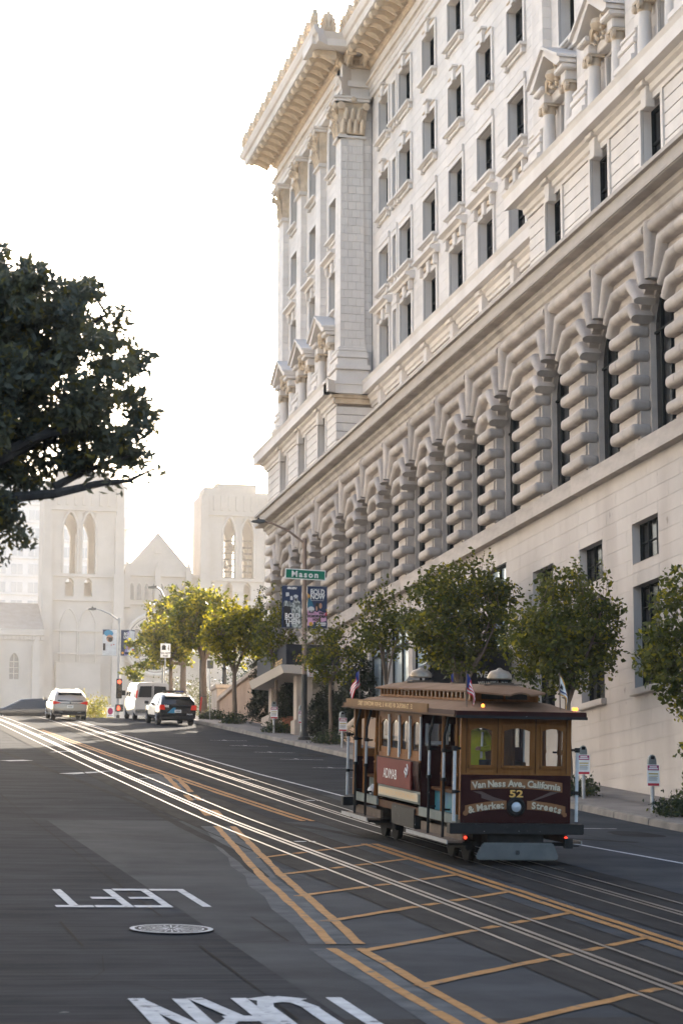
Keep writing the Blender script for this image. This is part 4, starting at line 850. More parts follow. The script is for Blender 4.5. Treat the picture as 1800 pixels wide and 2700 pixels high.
# painted ribbons and lettering on the front dash (y just in front of it)
yf = .116
def rib(pts_top, pts_bot, m, name='painted_ribbon', dy=0):
    n = len(pts_top); b = MB(); b.add([(x, yf-dy, z) for x, z in pts_top]+[(x, yf-dy, z) for x, z in pts_bot], [(i, n+i, n+i+1, i+1) for i in range(n-1)]); return P(b, name, m, da)
t = np.linspace(-1, 1, 13)
def band(x0, x1, zf, h): return [(x0+(x1-x0)*(u+1)/2, zf(u)+h/2) for u in t], [(x0+(x1-x0)*(u+1)/2, zf(u)-h/2) for u in t]
rib(*band(-.62, -.18, lambda u: 1.215-.12*(u+1)/2, .08), 'ribbon_fold'); rib([(-.78, 1.29), (-.28, 1.12)], [(-.62, 1.29), (-.18, 1.10)], 'ribbon_fold', dy=.001); rib([(.78, 1.29), (.28, 1.12)], [(.62, 1.29), (.18, 1.10)], 'ribbon_fold', dy=.001)
rib(*band(-.815, .83, lambda u: 1.43-.05*u*u-.012*u, .165), 'ribbon', dy=.003)
rib(*band(-.91, -.17, lambda u: 1.035+.045*u-.02*u*u, .15), 'ribbon', dy=.003); rib(*band(.20, .89, lambda u: 1.035-.045*u-.02*u*u, .15), 'ribbon', dy=.003)
P(MB().lathe([(.0, 0), (.045, 0), (.045, .003), (.0, .003)], (-.90, yf-.008, .915), 12, 'y'), 'ribbon_curl', 'ribbon', da); P(MB().lathe([(.0, 0), (.04, 0), (.04, .003), (.0, .003)], (.88, yf-.008, .90), 12, 'y'), 'ribbon_curl', 'ribbon', da)
def arc_text(s, size, x0, x1, zf, m='cream_paint'):
    n = len(s); wid = {'i': .45, 'l': .45, '.': .4, ',': .4, ' ': .6, 'f': .6, 't': .65, 'r': .7, 'M': 1.35, 'N': 1.2, 'V': 1.1, 'A': 1.15, 'C': 1.15, '&': 1.1, 'S': 1.0}
    ws = [wid.get(c, .95) for c in s]; T = sum(ws); u = 0
    for c, w_ in zip(s, ws):
        xc = x0+(x1-x0)*(u+w_/2)/T; u += w_
        if c == ' ': continue
        f = 2*(xc-x0)/(x1-x0)-1; sl_ = (zf(f+.05)-zf(f-.05))/(.05*(x1-x0))
        for k, mm, o in ((0, 'print_black', (.010, -.008)), (1, m, (0, 0))):
            text('letter', c, size*1.08, mm, da, Matrix.Translation((xc+o[0], yf-.006-.003*k, zf(f)+o[1]-.005)) @ Matrix.Rotation(-math.atan(sl_), 4, 'Y') @ Matrix.Rotation(R(90), 4, 'X'), offset=.006)
arc_text('Van Ness Ave., California', .145, -.78, .80, lambda u: 1.43-.05*u*u-.012*u)
arc_text('& Market', .145, -.85, -.22, lambda u: 1.03+.045*u-.02*u*u); arc_text('Streets', .145, .27, .83, lambda u: 1.03-.045*u-.02*u*u)
for k, mm, o in ((0, 'print_black', .008), (1, 'gold', 0)): text('number', '52', .17, mm, da, front_mtx(0.0+o, yf-.006-.003*k, 1.25-o), offset=.004, sx=1.5)
for x in np.linspace(-.93, .93, 9): P(MB().lathe([(.0, 0), (.012, 0), (.008, -.008)], (x, yf-.001, .79), 6, 'y'), 'bolt', 'iron', da)
# fender
fp = [(-.70, .12), (.70, .12), (.745, .17), (.64, .42), (-.62, .42), (-.75, .17)]
fe = P(MB().prism([(x+.02, z) for x, z in fp], .02, .07, 'y'), 'fender', 'grey_metal', bevel=.02); P(MB().lathe([(0, 0), (.035, 0), (.035, -.012), (0, -.012)], (.02, .02, .25), 12, 'y'), 'fender_hole', 'print_black', fe); P(MB().box(-.012, .048, .004, .02, .22, .29), 'fender_slot', 'print_black', fe)
P(MB().box(-.5, .5, .1, .5, .40, .58), 'coupler_beam', 'iron'); P(MB().box(.86, 1.0, .0, .1, .33, .5).box(1.0, 1.12, .02, .06, .36, .385), 'step_light_box', 'black_metal')
# roof: main deck with letterboards, clerestory, raised roof, bells, flags
RW = 1.16; prof = [(-RW, 2.60), (-RW, 2.67), (-1.08, 2.72), (-.85, 2.80), (-.62, 2.83), (.62, 2.83), (.85, 2.80), (1.08, 2.72), (RW, 2.67), (RW, 2.60)]
def deck():
    b = MB(); vs = []; ys = [-.12, .25, .6, .95, 7.85, 8.2, 8.5, 8.86]; n = len(prof)
    for y in ys:
        e = max(0., min(1., min(y+.12, 8.86-y)/1.05)); e = e**.8
        for x, z in prof: vs.append((x, y, z if z < 2.68 else 2.67+(z-2.67)*e+.0))
    b.add(vs, [(j*n+i, j*n+(i+1) % n, (j+1)*n+(i+1) % n, (j+1)*n+i) for j in range(len(ys)-1) for i in range(n)]+[tuple(range(n))[::-1], tuple(range((len(ys)-1)*n, len(ys)*n))]); return b
P(deck(), 'roof_deck', 'roof_canvas', smooth=True); P(MB().box(-RW+.1, RW-.1, .1, 8.6, 2.55, 2.598), 'ceiling', 'dark_wood')
for y0, y1 in ((-.16, -.1), (8.84, 8.9)): P(MB().box(-RW-.01, RW+.01, y0, y1, 2.575, 2.675), 'roof_fascia', 'maroon', bevel=.01)
P(MB().box(-RW-.02, RW+.02, -.175, -.155, 2.55, 2.60), 'drip_edge', 'black_metal')
for s_ in (-1, 1):
    lb = P(MB().box(min(s_*RW, s_*(RW+.03)), max(s_*RW, s_*(RW+.03)), 1.75, 8.5, 2.60, 2.76), 'letterboard', 'letterboard', bevel=.008)
    P(MB().box(min(s_*RW, s_*(RW+.035)), max(s_*RW, s_*(RW+.035)), -.1, 8.86, 2.575, 2.60), 'gutter', 'dark_wood')
    P(MB().box(min(s_*RW, s_*(RW+.02)), max(s_*RW, s_*(RW+.02)), -.1, 1.75, 2.60, 2.68), 'roof_edge', 'maroon')
    if s_ < 0: text('lettering', 'STREET  DOWNTOWN  NOB HILL  &  VAN NESS  VIA  CALIFORNIA ST.   52', .125, 'gold', lb, side_mtx(-RW-.033, 5.1, 2.68), spacing=1.08, sx=1.0)
b = MB(); z0, z1 = 2.83, 3.01
b.box(-.62, -.57, .95, 7.85, z0, z0+.04); b.box(.57, .62, .95, 7.85, z0, z0+.04); b.box(-.62, .62, .95, 1.0, z0, z1); b.box(-.62, .62, 7.8, 7.85, z0, z1)
cl = P(b, 'clerestory', 'car_wood')
for k in range(24):
    yy = .97+(7.8-.97)*k/23
    for s_ in (-1, 1): P(MB().box(min(s_*.575, s_*.625), max(s_*.575, s_*.625), yy-.035, yy+.035, z0, z1), 'clerestory_post', 'car_wood', cl)
P(MB().box(-.56, .56, 1.01, 7.79, z0+.01, z1-.005), 'clerestory_glass', 'dark_glass', cl)
for x0, x1 in ((-.42, -.02), (.02, .42)): P(MB().box(x0, x1, .94, .949, z0+.04, z1-.03), 'clerestory_pane', 'dark_glass', cl)
# raised roof with bonnet ends
ys = [-.05, .08, .3, .6, 1.0, 2.0, 6.8, 7.8, 8.2, 8.5, 8.72, 8.85]; b = MB(); vs = []; n = 11
for y in ys:
    e = min(y+.05, 8.85-y); f = max(0.0, min(1.0, e/1.0)); wd = .70*(1-(1-f)**2.2*.75)+.0; top = .115*(.35+.65*f)
    for k in range(n):
        u = -1+2*k/(n-1); vs.append((wd*u, y, z1-.0-(1-f)**2*.045+top*(1-u*u)))
fs = [(j*n+k, j*n+k+1, (j+1)*n+k+1, (j+1)*n+k) for j in range(len(ys)-1) for k in range(n-1)]
nb = len(vs); vs2 = [(x, y, z-.03) for x, y, z in vs]
fs += [tuple(i+nb for i in f[::-1]) for f in fs]
m_ = len(ys)
fs += [(j*n, (j+1)*n, nb+(j+1)*n, nb+j*n) for j in range(m_-1)]+[((j+1)*n+n-1, j*n+n-1, nb+j*n+n-1, nb+(j+1)*n+n-1) for j in range(m_-1)]
fs += [(k+1, k, nb+k, nb+k+1) for k in range(n-1)]+[((m_-1)*n+k, (m_-1)*n+k+1, nb+(m_-1)*n+k+1, nb+(m_-1)*n+k) for k in range(n-1)]
ro_ = P(MB().add(vs+vs2, fs), 'raised_roof', 'roof_canvas', smooth=True)
for yb in (1.2, 6.9):
    be = P(MB().box(-.34, .34, yb-.16, yb+.16, 3.115, 3.14).box(-.22, .22, yb-.1, yb+.1, 3.14, 3.165), 'bell_base', 'tread')
    P(MB().lathe([(.0, .205), (.03, .2), (.06, .17), (.16, .14), (.21, .08), (.225, .02), (.215, 0), (.0, .01)], (-.02, yb, 3.22), 20), 'bell', 'bell_brass', be, smooth=True)
    P(MB().tube([(-.02, yb, 3.16), (-.02, yb, 3.24)], .025, 6).tube([(.12, yb-.05, 3.165), (.2, yb-.05, 3.26), (.23, yb, 3.32)], .018, 6), 'bell_stand', 'iron', be)
P(MB().box(-.25, .0, 3.6, 3.75, 3.125, 3.15), 'roof_vent', 'tread')
for x, y, mt in ((-.62, .12, 'amber_lamp'), (1.02, -.02, 'amber_lamp'), (.98, .0, 'amber_lamp')): P(MB().lathe([(.0, .04), (.03, .02), (.03, -.02), (0, -.03)], (x, y, 2.76 if x < 0 else 2.73), 8), 'marker_lamp', mt)
# flags standing on the roof
def flag(x, y, kind, dx, lab):
    f = thing('flag', (0, 0, 0), lab, 'flag', 'small flags on the cable car roof'); f.matrix_world = C.matrix_basis if False else Matrix.Identity(4)
    base = Matrix.Translation(C.location) @ Matrix.Rotation(slope, 4, 'X') @ Vector((x, y, 2.72)); f.location = base
    MB().tube([(0, 0, 0), (0, 0, .62)], .011, 6).lathe([(0, .61), (.02, .63), (0, .65)], (0, 0, 0), 6).build('staff', 'tread', f, False)
    N = 10; Hh = .34
    def sheetp(u0, u1, v0, v1, m, name):
        b = MB(); vs = []
        for i in range(N+1):
            u = u0+(u1-u0)*i/N
            for v in (v0, v1):
                vs.append((dx*(u*.16+.02*math.sin(v*5+u*6)), .05*math.sin(u*8)+u*.04, .60-v*Hh*.85-.30*u**1.3+.015*math.sin(u*9+v*3)))
        b.add(vs, [(2*i, 2*i+1, 2*i+3, 2*i+2) for i in range(N)]); b.build(name, m, f, False)
    if kind == 'us':
        for k in range(7): sheetp(0 if k > 3 else .42, 1, k/7, (k+1)/7, 'flag_red' if k % 2 == 0 else 'flag_white', 'stripe')
        sheetp(0, .42, 0, 4/7, 'flag_blue', 'canton')
    else:
        sheetp(0, 1, 0, .1, 'flag_gold', 'border'); sheetp(0, 1, .9, 1, 'flag_gold', 'border'); sheetp(.9, 1, .1, .9, 'flag_gold', 'border'); sheetp(0, .9, .1, .62, 'flag_white', 'field'); sheetp(0, .9, .75, .9, 'flag_white', 'field'); sheetp(0, .15, .62, .75, 'flag_white', 'field'); sheetp(.7, .9, .62, .75, 'flag_white', 'field'); sheetp(.15, .7, .62, .75, 'flag_blue', 'lettering'); sheetp(.25, .45, .28, .5, 'print_black', 'emblem')
flag(-.86, 0.3, 'us', 1, 'striped flag hanging at the front corner of the cable car roof, beside the lit lamp'); flag(.78, .15, 'sf', 1, 'white flag with gold border above the front of the cable car')
flag(-.95, 8.3, 'us', -1.0, 'drooping flag on the rear end of the cable car roof'); flag(.6, 6.6, 'us', -.7, 'small flag half hidden behind the raised cable car roof')
# interior bits: dark partition shapes seen through the glass
P(MB().box(.15, .2, .9, 2.9, FL, 2.5).box(-.2, -.15, 2.2, 2.9, FL, FL+.95), 'grip_partition', 'dark_wood')
P(MB().tube([(.0, 1.3, FL), (.0, 1.15, FL+1.2)], .025, 6).tube([(.0, 1.15, FL+1.2), (.0, 1.05, FL+1.35)], .04, 6).tube([(.18, 1.5, FL), (.18, 1.4, FL+1.0)], .02, 6), 'grip_lever', 'iron')
# crumpled bag on the rear bench step
bm = bmesh.new(); bmesh.ops.create_icosphere(bm, subdivisions=2, radius=.14)
for v in bm.verts: v.co *= random.uniform(.75, 1.25); v.co.z *= .8
me = bpy.data.meshes.new('bag'); bm.to_mesh(me); bm.free(); me.materials.append(MATS['bag_white'])
bag = bpy.data.objects.new('plastic_bag', me); COL.objects.link(bag); bag.location = Matrix.Translation(C.location) @ Matrix.Rotation(slope, 4, 'X') @ Vector((-.82, 7.3, FL+.13)); tag(bag, 'crumpled white bag on the floor at the rear of the cable car', 'bag')
# driver -------------------------------------------------------------------
def person(name, loc, label, rot, joints, m_body, head_at, extra):
    o = thing(name, loc, label, 'person', rz=rot)
    me = bpy.data.meshes.new('body'); names = list(joints); me.from_pydata([joints[k][0] for k in names], [(names.index(a), names.index(c)) for a, c in extra], [])
    b = bpy.data.objects.new('body', me); COL.objects.link(b); b.parent = o; me.materials.append(MATS[m_body])
    b.modifiers.new('skin', 'SKIN'); sub = b.modifiers.new('sub', 'SUBSURF'); sub.levels = sub.render_levels = 2
    for i, k in enumerate(names): me.skin_vertices[0].data[i].radius = joints[k][1]
    me.skin_vertices[0].data[0].use_root = True
    dg = bpy.context.evaluated_depsgraph_get(); em = bpy.data.meshes.new_from_object(b.evaluated_get(dg)); b.modifiers.clear(); b.data = em; em.materials.clear(); em.materials.append(MATS[m_body]); em.shade_smooth()
    return o
J = {'pelvis': ((0, 0, .95), (.17, .13)), 'waist': ((0, -.02, 1.10), (.17, .125)), 'chest': ((0, -.05, 1.33), (.20, .14)), 'neckb': ((0, -.06, 1.48), (.10, .09)), 'neck': ((0, -.075, 1.55), (.06, .06)), 'skull': ((0, -.09, 1.66), (.085, .10)), 'crown': ((0, -.09, 1.74), (.07, .085)),
     'shl': ((-.2, -.06, 1.43), (.085, .085)), 'ell': ((-.29, -.16, 1.18), (.068, .068)), 'wrl': ((-.18, -.38, 1.10), (.05, .05)), 'hal': ((-.12, -.46, 1.10), (.04, .04)),
     'shr': ((.2, -.06, 1.43), (.085, .085)), 'elr': ((.30, -.14, 1.2), (.068, .068)), 'wrr': ((.2, -.36, 1.14), (.05, .05)), 'har': ((.13, -.45, 1.16), (.04, .04)),
     'hpl': ((-.1, 0, .88), (.12, .12)), 'knl': ((-.11, -.03, .49), (.085, .085)), 'anl': ((-.11, .02, .09), (.055, .06)), 'tol': ((-.11, -.14, .045), (.05, .035)),
     'hpr': ((.1, 0, .88), (.12, .12)), 'knr': ((.11, -.03, .49), (.085, .085)), 'anr': ((.11, .02, .09), (.055, .06)), 'tor': ((.11, -.14, .045), (.05, .035))}
E_ = [('pelvis', 'waist'), ('waist', 'chest'), ('chest', 'neckb'), ('neckb', 'neck'), ('neck', 'skull'), ('skull', 'crown'), ('chest', 'shl'), ('shl', 'ell'), ('ell', 'wrl'), ('wrl', 'hal'), ('chest', 'shr'), ('shr', 'elr'), ('elr', 'wrr'), ('wrr', 'har'), ('pelvis', 'hpl'), ('hpl', 'knl'), ('knl', 'anl'), ('anl', 'tol'), ('pelvis', 'hpr'), ('hpr', 'knr'), ('knr', 'anr'), ('anr', 'tor')]
pl = Matrix.Translation(C.location) @ Matrix.Rotation(slope, 4, 'X') @ Vector((-.52, .78, FL))
per = person('person', pl, 'driver in bright yellow rain jacket standing behind the front window of the cable car', R(-25), J, 'hi_vis', None, E_)
MB().lathe([(.0, 1.80), (.07, 1.785), (.105, 1.72), (.11, 1.66), (.09, 1.58)], (0, -.075, 0), 12).build('hood', 'hi_vis', per, False, smooth=True)
MB().lathe([(.0, -.05), (.05, -.045), (.075, -.02), (.08, .03)], (0, -.15, 1.66), 10, 'y').build('face', 'skin', per, False, smooth=True)
b = MB(); b.lathe([(.0, -.02), (.012, 0), (.0, .015)], (0, -.205, 1.655), 6); b.build('nose', 'skin', per, False)
for s_ in (-1, 1): MB().lathe([(.0, -.01), (.01, 0), (.0, .01)], (s_*.03, -.195, 1.68), 6).build('eye', 'print_black', per, False)
for s_ in (-1, 1): MB().tube([(s_*.19, -.04, .98), (s_*.17, -.03, .5), (s_*.12, 0, .12)], [.15, .12, .1], 10).build('trousers', 'dark_cloth', per, False, smooth=True)
MB().tube([(-.16, -.18, 1.46), (-.14, -.20, 1.2), (-.13, -.19, 1.0)], .022, 6).tube([(.16, -.18, 1.46), (.14, -.20, 1.2), (.13, -.19, 1.0)], .022, 6).build('reflective_tape', 'silver_tape', per, False)
for s_ in (-1, 1):
    bx = (s_*.12 if s_ < 0 else .13, -.47, 1.10 if s_ < 0 else 1.16); h = MB()
    for k in range(4): h.tube([(bx[0]+(k-1.5)*.018, bx[1], bx[2]), (bx[0]+(k-1.5)*.019, bx[1]-.05+abs(k-1.5)*.006, bx[2]-.005), (bx[0]+(k-1.5)*.018, bx[1]-.06, bx[2]-.04)], .010, 6)
    h.tube([(bx[0]-s_*.035, bx[1]+.02, bx[2]), (bx[0]-s_*.05, bx[1]-.02, bx[2]-.02)], .011, 6); h.lathe([(0, -.03), (.04, -.02), (.045, .02), (0, .03)], bx, 8); h.build('hand', 'skin', per, False, smooth=True)
# ------------------------------------------------------------------ street furniture
def SW(y): return gz(y)+.16
def street_lamp(loc, label, hgt, arm, mlow='pole_black', mtop='pole_rust', low=2.6):
    o = thing('street_lamp', loc, label, 'street lamp', 'cobra head street lamps')
    MB().lathe([(.26, 0), (.26, .1), (.19, .14), (.17, .3), (.13, .36), (.12, low), (.105, low+.01)], n=16).build('base', mlow, o, False, smooth=True)
    MB().lathe([(.098, low), (.075, hgt-.25), (.09, hgt-.24), (.09, hgt+.1), (.0, hgt+.12)], n=14).build('pole', mtop, o, False, smooth=True)
    ax, az = arm; pts = [(0, 0, hgt-.1), (ax*.35, 0, hgt+az*.55), (ax*.7, 0, hgt+az*.92), (ax*.86, 0, hgt+az)]
    a = MB().tube(pts, [.05, .045, .04, .038], 10).tube([(0, 0, hgt-.5), (ax*.3, 0, hgt+az*.4)], .0, 4).build('arm', mtop, o, False, smooth=True)
    s_ = 1 if ax > 0 else -1
    MB().prism([(ax*.84, hgt+az-.06), (ax*.84, hgt+az+.06), (ax*.98, hgt+az+.07), (ax*1.12, hgt+az+.0), (ax*1.12, hgt+az-.04), (ax*.95, hgt+az-.09)], -.12, .12, 'y').build('lamp_head', 'grey_metal', a, False, bevel=.02)
    MB().lathe([(.045, 0), (.045, .09), (.0, .1)], (ax*.97, 0, hgt+az+.05), 8).build('photocell', 'plastic', a, False)
    return o
# perpendicular banner: plane facing the camera (normal -Y)
def banner(loc, label, w_, h_, cells, letters, grp):
    o = thing('banner', loc, label, 'banner', grp)
    N = 8
    def patch(pts, m, d, name):
        MB().add([(x*w_, -.005*d-.004, z*h_) for x, z in pts], [tuple(range(len(pts)))]).build(name, m, o, False)
    b = MB(); vs = [(u*w_, .004*math.sin(3.1*v+u*2), v*h_) for v in np.linspace(0, 1, N) for u in (0, 1)]
    b.add(vs+[(x, y+.004, z) for x, y, z in vs], [(2*i, 2*i+1, 2*i+3, 2*i+2) for i in range(N-1)]+[(2*N+2*i+2, 2*N+2*i+3, 2*N+2*i+1, 2*N+2*i) for i in range(N-1)]); b.build('cloth', cells[0], o, False)
    for d, (pts, m) in enumerate(cells[1:]): patch(pts, m, 1+.5*d, 'printed_shape')
    for s, sz, x, z, m in letters: text('lettering', s, sz, m, o, front_mtx(x*w_, -.085, z*h_), offset=.008, sx=.8)
    MB().tube([(-.05, .02, h_+.02), (w_+.02, .02, h_+.02)], .015, 6).tube([(-.05, .02, -.02), (w_+.02, .02, -.02)], .015, 6).build('bracket', 'galvanised', o, False)
    return o
def blob(cx, cz, rx, rz, n=10): return [(cx+rx*math.cos(2*math.pi*k/n), cz+rz*math.sin(2*math.pi*k/n)) for k in range(n)]
LY = 94.3; LZ = SW(LY)
street_lamp((19.2, LY, LZ), 'black based street lamp with rusty pole carrying the green Mason sign', 8.0, (-1.95, .75))
sg = thing('street_sign', (19.2, LY-.14, LZ+6.62), 'green street name sign reading Mason on the lamp pole', 'sign')
MB().box(-.83, .83, -.02, 0, -.21, .21).build('plate', 'sign_white', sg, False, bevel=.008); MB().box(-.79, .79, -.026, -.02, -.17, .17).build('green_face', 'sign_green', sg, False)
text('lettering', 'Mason', .33, 'sign_white', sg, front_mtx(-.02, -.032, -.01), spacing=1.35, offset=.012); sg.rotation_euler = (0, R(1.6), 0)
plaid = [(blob(.73, .52, .25, .16), 'banner_bw'), ([(.52, .05), (.95, .05), (.98, .55), (.5, .55)], 'banner_bw'), (blob(.72, .70, .09, .085), 'print_grey'), (blob(.71, .755, .12, .04), 'banner_pale'), (blob(.2, .55, .14, .1), 'banner_bw'), (blob(.38, .5, .1, .14), 'banner_bw'), ([(.06, .02), (.42, .02), (.45, .5), (.1, .52)], 'print_black'), ([(.2, .74), (.38, .76), (.36, .84), (.2, .84)], 'banner_pale'), ([(.42, .66), (.56, .66), (.54, .76), (.42, .75)], 'banner_pale'), ([(.5, .0), (.98, .0), (.95, .28), (.52, .25)], 'banner_bw'), (blob(.71, .67, .05, .03), 'print_black'), ([(.24, .02), (.4, .02), (.38, .1), (.26, .1)], 'banner_pale')]
banner((18.27, LY-.02, LZ+4.48), 'dark blue banner with black and white marchers reading BOLD THEN on the Mason lamp', .80, 1.68, ['banner_blue']+plaid, [('SFSU.EDU', .11, .5, .94, 'sign_white'), ('BOLD', .29, .52, .27, 'sign_white'), ('THEN', .29, .52, .135, 'sign_white')], 'banners on the lamp poles')
pride = [([(0, .62), (.14, .78), (0, .84)], 'banner_orange'), ([(0, .5), (.34, .5), (.2, .66), (.02, .74)], 'banner_teal'), (blob(.5, .52, .1, .1), 'print_black'), (blob(.66, .54, .08, .07), 'skin'), (blob(.46, .47, .05, .06), 'skin'), ([(.0, .05), (.95, .18), (.98, .36), (.6, .42), (.5, .38), (.3, .42), (0, .48)], 'banner_pink'), (blob(.18, .45, .17, .07), 'banner_pale'), ([(.3, .0), (1, .0), (1, .15), (.3, .15)], 'banner_blue'), (blob(.16, .1, .1, .05, 14), 'flag_gold'), ([(.85, .3), (1, .3), (.97, .42)], 'sign_red'), ([(.17, .66), (.8, .66), (.8, .945), (.17, .945)], 'banner_pale'), ([(.185, .667), (.785, .667), (.785, .938), (.185, .938)], 'banner_blue')]
banner((19.32, LY-.02, LZ+4.48), 'blue and pink banner with protest placards and the words BOLD NOW, on the Mason lamp', .80, 1.68, ['banner_blue']+pride, [('BOLD', .28, .49, .86, 'sign_white'), ('NOW', .28, .49, .745, 'sign_white'), ('R.I.P.', .15, .2, .38, 'print_black'), ('END', .14, .7, .36, 'print_black'), ('HOMOPHOBIA', .14, .46, .28, 'print_black'), ('NOW', .13, .42, .2, 'print_black'), ('SAN FRANCISCO', .068, .66, .115, 'sign_white'), ('STATE UNIVERSITY', .058, .66, .07, 'sign_white')], 'banners on the lamp poles')
np_ = thing('parking_sign', (19.52, LY-.1, LZ+2.75), 'white no parking sign with red lettering beside the Mason lamp', 'sign')
MB().box(-.22, .22, -.01, 0, -.23, .23).build('plate', 'sign_white', np_, False, bevel=.006); MB().box(-.19, -.1, -.014, -.01, .07, .19).build('symbol', 'sign_red', np_, False)
for s, z, sz in (('NO PARKING', .12, .068), ('7AM to 8AM', .02, .075), ('MONDAY', -.09, .075), ('STREET CLEANING', -.18, .042)): text('lettering', s, sz, 'sign_red', np_, front_mtx(.02, -.016, z), offset=.002)
MB().box(-.32, -.2, 0, .03, -.02, .02).build('clamp', 'pole_black', np_, False)
# far lamp with traffic signal
FY = 150; FZ = SW(FY)
street_lamp((18.72, FY, FZ), 'grey lamp pole at the crest carrying banners and a red traffic light', 7.0, (-1.75, .62), 'pole_black', 'galvanised', 1.0)
sci = [([(0, .8), (.5, .86), (.5, 1), (0, 1)], 'banner_blue'), (blob(.42, .86, .34, .13), 'cap_blue'), (blob(.5, .66, .24, .15), 'skin'), (blob(.55, .6, .16, .08), 'print_black'), ([(.28, .7), (.74, .7), (.74, .66), (.28, .66)], 'print_black'), ([(.03, .18), (.2, .18), (.2, .46), (.03, .46)], 'print_black'), (blob(.62, .40, .05, .02), 'sign_red'), (blob(.8, .42, .05, .02), 'sign_red')]
banner((17.68, FY-.1, FZ+4.72), 'white banner with a person in a blue cap, on the far signal pole', .88, 1.6, ['banner_pale']+sci, [], 'banners on the lamp poles')
spo = [([(.3, 0), (.95, 0), (.98, .95), (.6, 1), (.42, .6)], 'banner_pale'), ([(.25, 0), (.45, .0), (.62, .9), (.5, .98)], 'banner_lilac'), (blob(.62, .42, .12, .13), 'banner_pale'), (blob(.66, .6, .05, .04), 'print_black'), (blob(.58, .3, .1, .08), 'skin'), (blob(.85, .22, .08, .05), 'sign_red'), ([(.3, .04), (.95, .04), (.95, .14), (.3, .14)], 'banner_blue'), (blob(.14, .1, .09, .05), 'banner_orange')]
banner((18.82, FY-.1, FZ+4.72), 'lilac and blue banner with the words BOLD LIVING, on the far signal pole', .88, 1.6, ['banner_blue']+spo, [('BOLD', .25, .5, .84, 'sign_white'), ('LIVING', .22, .5, .71, 'sign_white')], 'banners on the lamp poles')
ts = thing('traffic_light', (18.74, FY-.2, FZ+2.02), 'black traffic light showing red on the far signal pole', 'traffic light')
MB().box(-.18, .18, -.12, .1, 0, 1.22).build('housing', 'pole_black', ts, False, bevel=.02)
for k, m in enumerate(('dark_lens', 'dark_lens', 'dark_lens', 'signal_red')):
    if k == 0: continue
    zc = .2+(k-1)*.41
    MB().lathe([(0, -.02), (.11, -.015), (.13, .02)], (0, -.13, zc), 14, 'y').build('lens', m, ts, False); MB().lathe([(.15, -.16), (.15, 0), (.135, 0), (.135, -.16)], (0, -.1, zc), 14, 'y', cap=False).build('visor', 'pole_black', ts, False)
ps = thing('pedestrian_signal', (18.76, FY-.2, FZ+1.2), 'pedestrian signal with glowing orange hand on the far signal pole', 'signal')
MB().box(-.24, .24, -.12, .1, 0, .44).build('housing', 'pole_black', ps, False, bevel=.02)
h = MB(); h.box(-.13, .02, -.125, -.122, .08, .22)
for k in range(4): h.box(-.13+k*.039, -.10+k*.039, -.125, -.122, .22, .36-.02*abs(k-1.5))
h.box(.03, .06, -.125, -.122, .12, .25); h.build('hand_symbol', 'signal_red', ps, False)
nt_ = thing('notice_sign', (18.22, FY-.2, FZ+.68), 'white notice board with a brown arch emblem below the far traffic light', 'sign')
MB().box(-.22, .22, -.01, 0, 0, .8).build('board', 'sign_white', nt_, False); MB().add([(x, -.014, .45+z) for x, z in blob(0, .08, .17, .22)], [tuple(range(10))]).build('emblem', 'sign_magenta', nt_, False); MB().box(-.2, .2, -.014, -.01, .03, .16).build('footer', 'print_ochre', nt_, False); MB().box(-.14, .14, -.014, -.01, .25, .28).build('text_line', 'print_black', nt_, False); MB().tube([(.3, .1, .3), (.5, .15, .3)], .02, 5).build('strap', 'galvanised', nt_, False)
# parking meters with paper notices
def meter():
    o = thing('parking_meter', (0, 0, 0), '', 'parking meter', 'parking meters along the kerb')
    MB().lathe([(.055, 0), (.055, 1.12), (.04, 1.14)], n=12).build('post', 'galvanised', o, False, smooth=True)
    hd = MB(); hd.prism([(-.105, 1.14), (.105, 1.14), (.115, 1.3), (.10, 1.42), (.05, 1.5), (-.05, 1.5), (-.10, 1.42), (-.115, 1.3)], -.07, .07, 'y'); hd = hd.build('meter_head', 'meter_head', o, False, bevel=.02)
    MB().box(-.05, .05, -.085, -.072, 1.38, 1.46).build('display', 'dark_glass', hd, False); MB().box(-.09, .09, -.08, -.06, 1.15, 1.25).build('collar', 'plastic', hd, False)
    p = MB(); p.box(-.17, .17, -.1, -.095, .68, 1.24); p = p.build('paper_notice', 'sign_white', o, False)
    MB().box(-.155, .155, -.105, -.1, 1.09, 1.22).build('header', 'sign_magenta', p, False); MB().box(-.155, .155, -.105, -.1, .69, .755).build('footer', 'sign_red', p, False)
    MB().box(-.13, .13, -.105, -.1, .985, 1.015).build('marker_line', 'print_ochre', p, False); MB().box(-.12, .12, -.105, -.1, .93, .945).build('marker_line', 'print_ochre', p, False)
    for z in (.9, .875, .85, .82): MB().box(-.13, .12-.03*random.random(), -.105, -.1, z, z+.012).build('text_line', 'print_grey', p, False)
    MB().box(-.13, .13, -.108, -.105, 1.12, 1.15).build('lettering', 'sign_white', p, False); MB().box(-.1, .1, -.108, -.105, 1.165, 1.195).build('lettering', 'sign_white', p, False)
    return o
me0 = meter(); spots = [(19.3, 54.0, 'grey parking meter with a paper notice alone on the pavement at the right edge', 2), (19.25, 59.0, 'parking meter just beyond the front corner of the cable car', -6), (19.25, 87.5, 'parking meter standing behind the rear end of the cable car', 4), (19.35, 95.6, 'parking meter half hidden behind the Mason lamp base', 6), (19.25, 101.0, 'parking meter with paper notice left of the Mason lamp, by a low shrub', -4)]
for i, (x, y, lab, rz) in enumerate(spots):
    o = me0 if i == 0 else dup(me0, (0, 0, 0), lab); o['label'] = lab; o.location = (x, y, SW(y)); o.rotation_euler = (0, 0, R(rz)); o.scale = (.9,)*3
